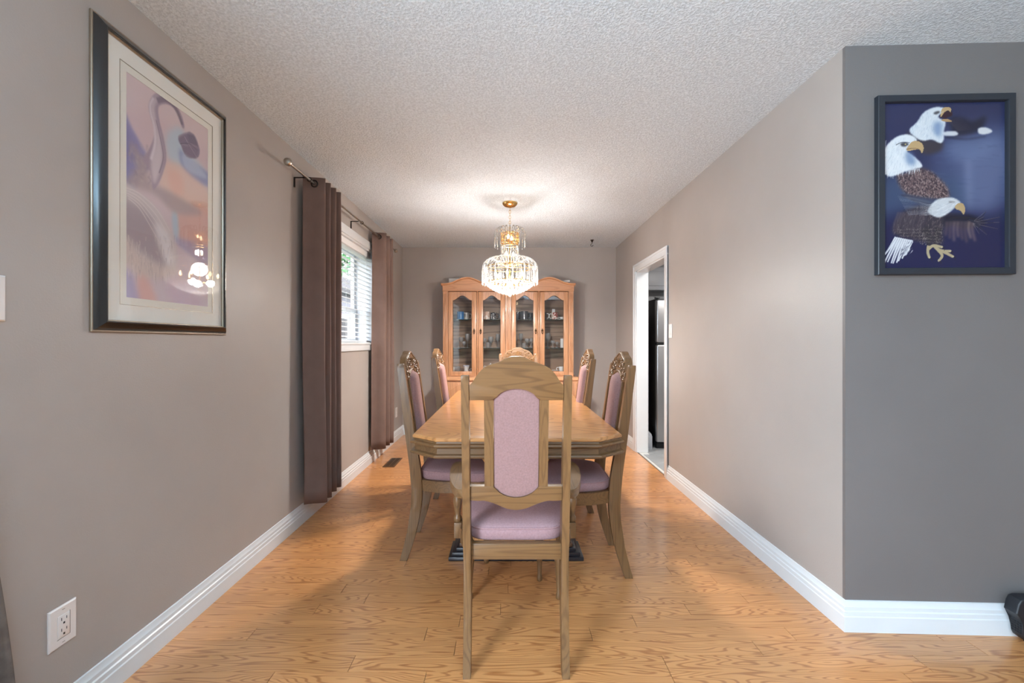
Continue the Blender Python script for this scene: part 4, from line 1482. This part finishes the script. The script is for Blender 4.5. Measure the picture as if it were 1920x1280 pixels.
# body of the main eagle: brown plumage
body = [(210, 560), (260, 560), (330, 520), (400, 540), (460, 590), (510, 650), (520, 710), (480, 720), (360, 710), (280, 690), (230, 640)]
mb_ = E.poly(e_(body), (86, 68, 76), 3)
for j in range(34):
    for i in range(22):
        x = 205 + i * 15 + (j % 2) * 7 + rs_.uniform(-3, 3); y = 540 + j * 6 + rs_.uniform(-2, 2)
        dx = (x - 330) * .03
        E.stroke(e_([(x, y), (x + dx, y + 13)]), .010, .002, rs_.choice([(150, 118, 116), (188, 158, 150), (60, 46, 56), (120, 92, 94)]), 0, .75, mb_)
        if (i + j) % 3 == 0:
            E.stroke(e_([(x - 6, y + 6), (x + dx, y + 14)]), .003, .001, (214, 190, 180), 0, .8, mb_)
head2 = [(128, 560), (130, 480), (140, 400), (180, 350), (230, 320), (290, 318), (330, 350), (300, 400), (270, 420), (310, 450), (350, 490), (360, 520), (320, 530), (260, 545), (200, 570), (165, 575), (140, 560)]
m2 = E.poly(e_(head2), (232, 236, 242), 1)
for _ in range(300):
    x, y = rs_.uniform(130, 360), rs_.uniform(330, 575)
    E.stroke(e_([(x, y), (x - 6 + (x - 220) * .1, y + rs_.uniform(14, 34))]), .005, .001, rs_.choice([(252, 252, 255), (206, 212, 222), (186, 196, 214)]), 0, .6, m2)
for i in range(22):
    x = 132 + i * 10
    E.stroke(e_([(x, 530), (x + rs_.uniform(-6, 6), 570 + rs_.uniform(0, 25) - abs(x - 170) * .14)]), .010, .001, (236, 238, 244), 0, .9)
E.poly(e_([(262, 430), (300, 430), (325, 490), (300, 510), (268, 490)]), (96, 130, 184), 4, .7)
E.poly(e_([(268, 405), (300, 362), (335, 358), (362, 375), (370, 405), (360, 432), (345, 410), (310, 412), (280, 418)]), (206, 168, 114), 0)
E.stroke(e_([(268, 408), (305, 402), (340, 405)]), .006, .003, (110, 76, 50), 0, .9)
E.poly(e_([(232, 372), (262, 364), (282, 376), (260, 390), (240, 388)]), (66, 66, 76), 1, .95)
E.stroke(e_([(205, 380), (240, 364), (290, 366)]), .006, .004, (60, 60, 70), 0, .9)
E.stroke(e_([(258, 375), (266, 377)]), .010, .010, (210, 190, 120), 0, 1)
# landing eagle: raised wing, tail, legs, head
low_ = [(190, 880), (250, 800), (330, 760), (420, 760), (500, 800), (560, 830), (520, 870), (490, 900), (480, 990), (440, 1010), (380, 990), (300, 970), (200, 940)]
m3 = E.poly(e_(low_), (62, 54, 66), 4)
for _ in range(420):
    x, y = rs_.uniform(190, 560), rs_.uniform(760, 1010)
    E.stroke(e_([(x, y), (x + rs_.uniform(-12, 4), y + rs_.uniform(12, 30))]), .005, .001, rs_.choice([(128, 108, 108), (40, 34, 48), (168, 150, 144), (96, 78, 86)]), 0, .6, m3)
for i in range(16):
    E.stroke(e_([(230 + i * 6, 690 + i * 3), (330 + i * 10, 700 + i * 6), (430 + i * 6, 720 + i * 6)]), .010, .004, rs_.choice([(70, 74, 96), (96, 96, 112), (54, 56, 80)]), 1, .6)
for i in range(12):
    x = 200 + i * 16
    E.stroke(e_([(x + 20, 800), (x - 4, 870), (x - 10, 930)]), .018, .006, rs_.choice([(92, 80, 92), (70, 62, 78)]), 1, .7)
wing = [(490, 830), (560, 815), (640, 820), (700, 840), (740, 870), (700, 890), (650, 900), (600, 905), (540, 880), (500, 900)]
E.poly(e_(wing), (34, 32, 52), 3)
for i in range(8):
    x = 505 + i * 22
    E.stroke(e_([(x + 5, 860), (x, 910), (x - 4 + i * 3, 950 + (i % 3) * 14 + i * 3)]), .028, .018, rs_.choice([(120, 98, 104), (92, 76, 88), (146, 120, 116)]), 2, .8)
for i, (x, y) in enumerate(((740, 800), (735, 830), (825, 835), (820, 870), (810, 910), (745, 945), (700, 940))):
    E.stroke(e_([(640, 850), (690, 860 + i * 4), (x, y)]), .016, .003, (48, 46, 66), 0, .95)
    E.stroke(e_([(665, 862 + i * 3), (x, y)]), .003, .001, (150, 144, 150), 0, .8)
h3 = [(395, 790), (440, 730), (500, 712), (550, 715), (590, 745), (560, 770), (540, 790), (500, 820), (460, 835), (420, 820)]
m4 = E.poly(e_(h3), (214, 218, 224), 1)
for _ in range(110):
    x, y = rs_.uniform(395, 580), rs_.uniform(715, 830)
    E.stroke(e_([(x, y), (x - rs_.uniform(15, 34), y + rs_.uniform(4, 16))]), .005, .001, rs_.choice([(244, 246, 250), (176, 184, 200)]), 0, .6, m4)
for i in range(10):
    E.stroke(e_([(450, 745 + i * 8), (400, 755 + i * 7), (345, 740 + i * 9)]), .007, .001, (206, 210, 216), 0, .7)
E.poly(e_([(555, 770), (575, 748), (605, 752), (617, 785), (608, 818), (590, 795), (565, 785)]), (202, 168, 116), 0)
E.stroke(e_([(522, 740), (555, 738)]), .010, .006, (90, 80, 80), 1, .9)
# tail feathers
for i in range(9):
    a = i / 8
    x1, y1 = 122 + a * 110 + (i % 2) * 6, 1085 + 45 * math.sin(a * 3) + (0 if i else 0)
    if i == 1: x1, y1 = 122, 1140
    E.stroke(e_([(205 + a * 95, 955 + a * 20), (165 + a * 110, 1025 + a * 20), (x1 + a * 20, y1 - a * 20)]), .022, .010, (224, 226, 234), 0, 1)
    E.stroke(e_([(205 + a * 95, 960 + a * 20), (x1 + 4 + a * 20, y1 - 6 - a * 20)]), .003, .001, (110, 112, 136), 0, .8)
for _ in range(40):
    x, y = rs_.uniform(240, 310), rs_.uniform(985, 1060)
    E.stroke(e_([(x, y), (x - 10, y + 16)]), .006, .002, rs_.choice([(236, 238, 244), (90, 92, 116)]), 0, .7)
# legs and talons
for x0, x1, y1 in ((370, 400, 1010), (460, 440, 1000)):
    E.stroke(e_([(x0, 900), (x1 + 6, 960), (x1, y1)]), .065, .03, (58, 52, 60), 1, .95)
    for _ in range(60):
        x, y = rs_.uniform(x0 - 25, x0 + 25), rs_.uniform(900, 1000)
        E.stroke(e_([(x, y), (x - 3, y + 8)]), .004, .002, rs_.choice([(170, 160, 150), (30, 26, 36)]), 0, .7)
for pts in ([(400, 1010), (395, 1050), (405, 1085)], [(430, 1010), (470, 1040), (530, 1045)], [(440, 1020), (480, 1070), (460, 1105)], [(470, 1040), (510, 1060), (545, 1080)], [(400, 1030), (430, 1010), (480, 1020)]):
    E.stroke(e_(pts), .026, .020, (186, 168, 130), 0, 1)
    x, y = pts[-1]
    E.stroke(e_([(x, y), (x + 14, y + 8), (x + 12, y + 24)]), .010, .002, (40, 36, 46), 0, 1)
    E.stroke(e_([(x - 4, y - 4), (x + 4, y + 2)]), .014, .014, (206, 190, 150), 0, 1)
for k_ in range(5):      # barred leg and flank feathers
    for i in range(20):
        x, y = 215 + i * 13 + rs_.uniform(-3, 3), 905 + k_ * 20 + rs_.uniform(-3, 3)
        E.stroke(e_([(x, y), (x + 5, y + 7), (x + 11, y)]), .004, .002, rs_.choice([(176, 160, 150), (120, 104, 104)]), 0, .55, m3)
for i in range(14):      # long grey wing coverts sweeping under the body
    E.stroke(e_([(215 + i * 5, 700 + i * 9), (300 + i * 8, 716 + i * 7), (420, 745 + i * 5)]), .006, .001, rs_.choice([(150, 156, 170), (104, 110, 130)]), 0, .5)
for i in range(26):      # soft ragged edge on the backs of the white heads
    y = 350 + i * 8
    E.stroke(e_([(140 + abs(i - 12) * .6, y), (130 + abs(i - 12) * .5, y + 16)]), .006, .001, (220, 226, 236), 0, .7)
    E.stroke(e_([(300 + i * 7.5, 300 - i * 5), (288 + i * 7.5, 314 - i * 5)]), .006, .001, (214, 222, 232), 0, .5)
lum = E.img.mean(-1, keepdims=True)
E.img = (E.img * .86 + lum * .14) * .90
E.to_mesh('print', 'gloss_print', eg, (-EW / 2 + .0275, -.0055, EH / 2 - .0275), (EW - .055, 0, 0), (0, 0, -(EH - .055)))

# ---- swan print on the wall on the left
sp = thing('swan_picture', (XL, 1.734, 1.7665), 'large black framed and matted pastel print of a swan-like figure', 'picture')
SW, SH = .668, 1.059
P_ = lambda a, b, d: (d + .0005, a, b)
mb = frame_bars(MB(), [(0, 0), (-.001, .007), (.001, .010), (.004, .010), (.006, .008)], P_, SW, SH)
mb.build('frame_edge', 'frame_edge', sp, smooth=25)
mb = frame_bars(MB(), [(.005, .002), (.005, .009), (.010, .016), (.018, .022), (.026, .026), (.032, .030), (.036, .030), (.037, .026), (.037, .010)], P_, SW, SH)
mb.build('frame', 'frame_black', sp, smooth=25)
mb = frame_bars(MB(), [(.0365, .008), (.0365, .022), (.039, .022), (.041, .018), (.041, .008)], P_, SW, SH)
mb.build('inner_fillet', 'frame_edge', sp, smooth=25)
MB().box(.001, .0085, -SW / 2 + .01, SW / 2 - .01, -SH / 2 + .01, SH / 2 - .01).build('backing', 'black', sp)
IY0, IY1, IZ0, IZ1 = 1.526 - 1.734, 1.9416 - 1.734, 1.3626 - 1.7665, 2.169 - 1.7665
mo = .027
mb = MB()
a0, a1, b0, b1 = IY0 - mo, IY1 + mo, IZ0 - mo, IZ1 + mo
F_ = .036
mb.box(.008, .0125, -SW / 2 + F_, a0, -SH / 2 + F_, SH / 2 - F_); mb.box(.008, .0125, a1, SW / 2 - F_, -SH / 2 + F_, SH / 2 - F_)
mb.box(.008, .0125, a0, a1, -SH / 2 + F_, b0); mb.box(.008, .0125, a0, a1, b1, SH / 2 - F_)
mb.build('mat_board', 'matboard', sp, smooth=0)
mb = MB()
mb.box(.008, .0112, a0 - .003, IY0, b0 - .003, b1 + .003); mb.box(.008, .0112, IY1, a1 + .003, b0 - .003, b1 + .003)
mb.box(.008, .0112, IY0, IY1, b0 - .003, IZ0); mb.box(.008, .0112, IY0, IY1, IZ1, b1 + .003)
mb.build('inner_mat', 'matinner', sp, smooth=0)
mb = frame_bars(MB(), [(0, .0123), (0, .0132), (.002, .0132), (.002, .0115)], lambda a, b, d: (d, a + (a0 + a1) / 2, b + (b0 + b1) / 2), a1 - a0 + .003, b1 - b0 + .003)
mb.build('mat_line', 'frame_edge', sp, smooth=0)
S = Canvas(200, 390)


def s_(pts):
    """outline points noted on an oblique view of the print, squared up to the print's own face"""
    out = []
    for x, y in pts:
        k_ = 952 - (140 + x / 2)
        Yw = 1.365 * 800 / k_
        Zw = 1.2 + (642 - y / 2) * Yw / 800
        out.append(((Yw - 1.526) / .4156, (2.169 - Zw) / .8064))
    return out


S.img = (np.array([208, 178, 184]) * (1 - S.Y[..., None]) + np.array([198, 176, 186]) * S.Y[..., None]) / 255
S.poly(s_([(190, 260), (330, 330), (500, 480), (500, 560), (420, 520), (300, 430), (190, 400)]), (214, 190, 192), 14, .8)
# violet-blue swell on the left
S.poly(s_([(180, 420), (215, 480), (260, 560), (290, 620), (250, 660), (230, 700), (180, 720)]), (128, 122, 176), 3)
S.poly(s_([(180, 450), (205, 500), (235, 570), (210, 640), (180, 700)]), (96, 92, 160), 8, .7)
# bluish glow and wings right
S.poly(s_([(350, 500), (400, 480), (430, 560), (490, 640), (500, 690), (430, 640), (370, 620), (345, 560)]), (176, 196, 212), 6, .9)
S.poly(s_([(395, 560), (430, 600), (500, 650), (500, 700), (440, 670), (400, 620)]), (112, 122, 182), 4, .8)
S.poly(s_([(330, 620), (380, 610), (440, 660), (500, 720), (500, 800), (450, 800), (380, 760), (320, 700)]), (224, 186, 170), 6, .9)
S.poly(s_([(350, 640), (400, 660), (410, 720), (370, 730)]), (226, 160, 140), 6, .6)
S.poly(s_([(380, 800), (440, 770), (500, 790), (500, 960), (440, 950), (390, 880)]), (208, 146, 132), 6, .8)
S.poly(s_([(366, 800), (385, 800), (390, 880), (374, 900)]), (160, 186, 206), 3, .9)
S.poly(s_([(372, 890), (500, 930), (500, 1000), (400, 930)]), (132, 128, 178), 4, .6)
# rocks and foliage mass
S.poly(s_([(205, 530), (225, 545), (255, 590), (280, 600), (280, 680), (360, 720), (480, 800), (380, 800), (300, 730), (190, 690), (230, 640), (225, 590)]), (156, 134, 138), 5, .85)
for _ in range(60):
    x, y = rs_.uniform(200, 290), rs_.uniform(540, 700)
    S.stroke(s_([(x, y), (x + rs_.uniform(-14, 14), y + rs_.uniform(8, 24))]), .02, .006, rs_.choice([(126, 108, 120), (178, 158, 158)]), 1, .4)
# the great curved body
S.poly(s_([(185, 700), (240, 720), (310, 780), (360, 860), (385, 940), (380, 1010), (340, 1010), (270, 980), (190, 900)]), (196, 182, 184), 3)
S.poly(s_([(185, 760), (240, 770), (300, 830), (330, 920), (340, 1000), (280, 970), (190, 880)]), (146, 128, 138), 8, .85)
S.poly(s_([(300, 840), (345, 870), (370, 950), (360, 1000), (330, 960)]), (226, 222, 226), 6, .8)
S.poly(s_([(185, 890), (250, 960), (330, 1000), (400, 1010), (330, 1050), (240, 1040), (185, 980)]), (206, 186, 176), 6, .85)
S.poly(s_([(190, 1000), (250, 1050), (380, 1060), (470, 1100), (490, 1150), (190, 1130)]), (206, 190, 200), 8, .8)
S.poly(s_([(190, 1020), (215, 1030), (250, 1130), (190, 1120)]), (150, 140, 190), 5, .7)
S.poly(s_([(235, 1040), (275, 1050), (310, 1140), (250, 1130)]), (224, 156, 140), 6, .7)
S.poly(s_([(340, 1060), (420, 1060), (480, 1140), (380, 1140)]), (196, 166, 190), 8, .6)
# long neck: broad shaft, loop, and head of dark petals
S.poly(s_([(255, 600), (280, 560), (300, 500), (285, 440), (278, 400), (290, 365), (310, 352), (345, 360), (375, 385), (400, 430), (412, 475), (404, 480), (390, 430), (365, 400), (335, 392), (315, 405), (318, 450), (335, 520), (345, 590), (335, 640), (315, 690), (295, 710), (285, 650), (270, 620)]), (150, 128, 148), 1)
S.poly(s_([(288, 600), (305, 540), (303, 480), (290, 430), (288, 395), (298, 372), (318, 362), (300, 400), (305, 450), (322, 520), (330, 590), (318, 650), (300, 690), (290, 650)]), (206, 190, 198), 3, .95)
S.stroke(s_([(310, 378), (345, 376), (380, 410), (405, 470)]), .05, .035, (96, 80, 100), 1, .8)
for pts in ([(390, 515), (425, 500), (440, 520), (430, 560), (400, 545)], [(425, 500), (450, 510), (468, 560), (462, 590), (440, 570)], [(400, 540), (435, 555), (450, 590), (420, 590)], [(430, 540), (468, 560), (455, 595), (430, 580)]):
    S.poly(s_(pts), rs_.choice([(88, 76, 104), (104, 88, 118)]), 1)
    S.stroke(s_(pts[:3]), .02, .006, (140, 122, 146), 1, .7)
S.poly(s_([(405, 580), (440, 600), (480, 640), (495, 670), (440, 650), (410, 620)]), (170, 186, 214), 3, .8)
for _ in range(150):     # fine drawn texture on the lower body and rocks
    x, y = rs_.uniform(200, 380), rs_.uniform(880, 1040)
    S.stroke(s_([(x, y), (x + rs_.uniform(-3, 6), y + rs_.uniform(14, 40))]), .008, .002, rs_.choice([(150, 134, 138), (222, 208, 202)]), 0, .45)
for i in range(5):
    S.stroke(s_([(190 + i * 3, 704 + i * 10), (245, 728 + i * 14), (312 - i * 5, 790 + i * 18), (358 - i * 9, 868 + i * 12)]), .014, .006, (226, 214, 212), 0, .55)
S.stroke(s_([(287, 600), (302, 540), (300, 480), (287, 430), (284, 395), (296, 368)]), .03, .02, (228, 216, 222), 1, .8)
S.stroke(s_([(318, 650), (333, 590), (322, 520), (306, 450)]), .014, .01, (108, 88, 110), 0, .7)
S.stroke(s_([(412, 512), (432, 548), (458, 590)]), .012, .004, (150, 134, 158), 0, .9)
S.stroke(s_([(396, 540), (430, 540), (462, 566)]), .01, .004, (64, 52, 76), 0, .8)
S.img = S.img * .80 + .20 * np.array([.95, .91, .90])  # pale reflection haze of the glazing mixed into the print colours
S.to_mesh('print', 'print', sp, (.0100, IY0, IZ1), (0, IY1 - IY0, 0), (0, 0, -(IZ1 - IZ0)))
MB().box(.0145, .016, -SW / 2 + .037, SW / 2 - .037, -SH / 2 + .037, SH / 2 - .037).build('glazing', 'pglass', sp)

# ------------------------------------------------------------------ black appliance on the floor by the near right wall
t = thing('black_appliance', (2.045, 1.718, 0), 'low black plastic case with a grille, standing on the floor at the picture edge', 'appliance', rz=ang)
# silhouette across the front (x), stacked by height
AP = [(.022, .010), (.006, .022), (0, .036), (0, .088), (-.028, .124), (-.020, .160), (-.010, .178), (.004, .183)]
mb = MB()
mb.prism(AP + [(.33, .186), (.345, .17), (.345, .02), (.33, .010)], lambda a, b: (a, -.030, b), lambda a, b: (a, .020, b), bev=.006, seg=3)
mb.build('case', 'black', t, smooth=35)
mb = MB()
for i in range(4):
    for j in range(5):
        y0 = -.020 + i * .0095; z0 = .040 + j * .0095
        mb.box(-.0012, .001, y0, y0 + .006, z0, z0 + .006)
mb.build('grille', 'grille', t)
for x_ in (.04, .31):
    MB().lathe([(.010, .0003), (.012, .004), (.010, .014)], x_, -.005, 12).build('foot', 'grille', t)
MB().box(.05, .30, -.034, -.028, .145, .168, bev=.002).build('control_strip', 'frame_black', t)

# ------------------------------------------------------------------ kitchen seen through the doorway
t = thing('refrigerator', (1.675, 4.80, 0), 'stainless refrigerator with black side seen through the kitchen doorway', 'refrigerator')
MB().box(.012, .76, .075, .74, .03, 1.70, bev=.006).build('body', 'fridge_side', t)
for z0, z1 in ((.075, 1.178), (1.198, 1.685)):
    d_ = MB().box(0, .772, 0, .07, z0, z1, bev=.018, seg=4).build('door', 'stainless', t)
    d_['label'] = 'stainless steel door'
    zc = z1 - .36 if z0 < 1 else z0 + .04
    MB().tube(catmull([(.73, 0, zc), (.73, -.045, zc + .02), (.73, -.045, zc + (.3 if z0 < 1 else .22)), (.73, 0, zc + (.32 if z0 < 1 else .24))], 4), .011, 8).build('handle', 'stainless', d_)
MB().box(.002, .77, .004, .07, 1.179, 1.197).build('door_gap_trim', 'fridge_side', t)
mb = MB().box(.01, .76, .03, .075, .004, .07, bev=.003); mb.build('kick_grille', 'grille', t)
MB().box(.0, .05, .03, .08, 1.70, 1.715, bev=.004).build('hinge_cap', 'fridge_side', t)

t = thing('kitchen_cabinet', (1.60, 5.345, 1.855), 'white wall cabinet above the refrigerator', 'cabinet')
MB().box(0, .86, .02, .21, 0, .29).build('case', 'kcab', t)
for x0, x1 in ((.004, .428), (.432, .856)):
    d_ = MB().box(x0, x1, 0, .02, .004, .286, bev=.003).build('door', 'kcab', t)
    MB().box(x0 + .06, x1 - .06, -.006, .001, .055, .235, bev=.006, seg=3).build('raised_panel', 'kcab', d_)
t = thing('decor_basket', (1.84, 5.45, 2.146), 'small dark basket on top of the white kitchen cabinet', 'basket')
mb = MB()
for k in range(4):
    mb.tube([((.07 + k * .006) * math.cos(a * PI / 10), (.05 + k * .004) * math.sin(a * PI / 10), .006 + k * .014) for a in range(20)], .006, 5, closed=True)
mb.lathe([(.06, 0), (.06, .004)], n=16)
mb.build('weave', 'bronze', t)
MB().tube([(.075 * math.cos(PI * i / 12), 0, .05 + .04 * math.sin(PI * i / 12)) for i in range(13)], .004, 6).build('handle', 'whiteglaze', t)
t = thing('grey_bin', (1.592, 4.86, .0025), 'pale grey plastic bin with a sloping top beside the refrigerator', 'bin')
mb = MB().prism([(0, 0), (.30, 0), (.30, .25), (.29, .262), (.03, .225), (0, .20)], lambda a, b: (-.045, -.06 + a, b), lambda a, b: (.036, -.06 + a, b), bev=.008, seg=3)
for v in mb.bm.verts:
    if v.co.z > .1: v.co.z -= (v.co.x + .045) * .75
mb.build('body', 'bin', t)
MB().box(-.03, .022, -.066, -.058, .02, .15, bev=.003).build('front_panel', 'bin', t)

# ------------------------------------------------------------------ outside the dining room window
gr = tag(MB().box(-30, XL - TW - .02, -6, 40, -.5, -.45).build('ground', 'grass'), kind='structure')
t = thing('neighbour_house', (-4.6, 12.6, -.45), 'grey brick house next door seen through the blind', 'house')
MB().box(-4, 0, -5.2, 5, 0, 3.0).build('wall', 'brick', t, smooth=0)
MB().prism([(-4.3, 3.0), (.25, 3.0), (.25, 3.1), (-2, 4.3), (-4.3, 3.1)], lambda a, b: (a, -5.4, b), lambda a, b: (a, 5.2, b)).build('roof', 'roofing', t, smooth=0)
for y_ in (-3.4, -.9, 1.8):
    wnd = MB().box(-.02, .04, y_ - .5, y_ + .5, 1.2, 2.4, bev=.01).build('window_frame', 'white', t)
    MB().box(.03, .045, y_ - .42, y_ + .42, 1.28, 2.32).build('pane', 'slot', wnd)


def tree(x, y, h_, label):
    t = thing('tree', (x, y, -.45), label, 'tree', group='trees behind the neighbouring house')
    MB().tube([(0, 0, 0), (.1, 0, h_ * .4), (0, .1, h_ * .7)], .16, 8, taper=lambda q: 1 - .6 * q).build('trunk', 'bark', t)
    mb = MB(); rr = random.Random(int(x * 10 + y))
    for _ in range(2600):
        u = Vector((rr.gauss(0, 1), rr.gauss(0, 1), rr.gauss(0, 1))).normalized() * rr.uniform(.55, 1) ** .5
        c_ = Vector((u.x * h_ * .36, u.y * h_ * .36, h_ * .62 + u.z * h_ * .38))
        a = Vector((rr.uniform(-1, 1), rr.uniform(-1, 1), rr.uniform(-1, 1))) * .16
        b_ = Vector((rr.uniform(-1, 1), rr.uniform(-1, 1), rr.uniform(-1, 1))) * .16
        vs = [mb.bm.verts.new(c_ + d_) for d_ in (a, b_, -a, -b_)]
        mb.bm.faces.new(vs)
    o = mb.build('foliage', 'foliage', t, smooth=0); o['kind'] = 'stuff'


tree(-7.6, 21.5, 8.5, 'leafy green tree directly behind the roof of the brick house')
tree(-13.8, 17.5, 9.5, 'taller leafy green tree further off behind the brick house')
tree(-14.5, 27.0, 10, 'far green tree beyond the brick house')
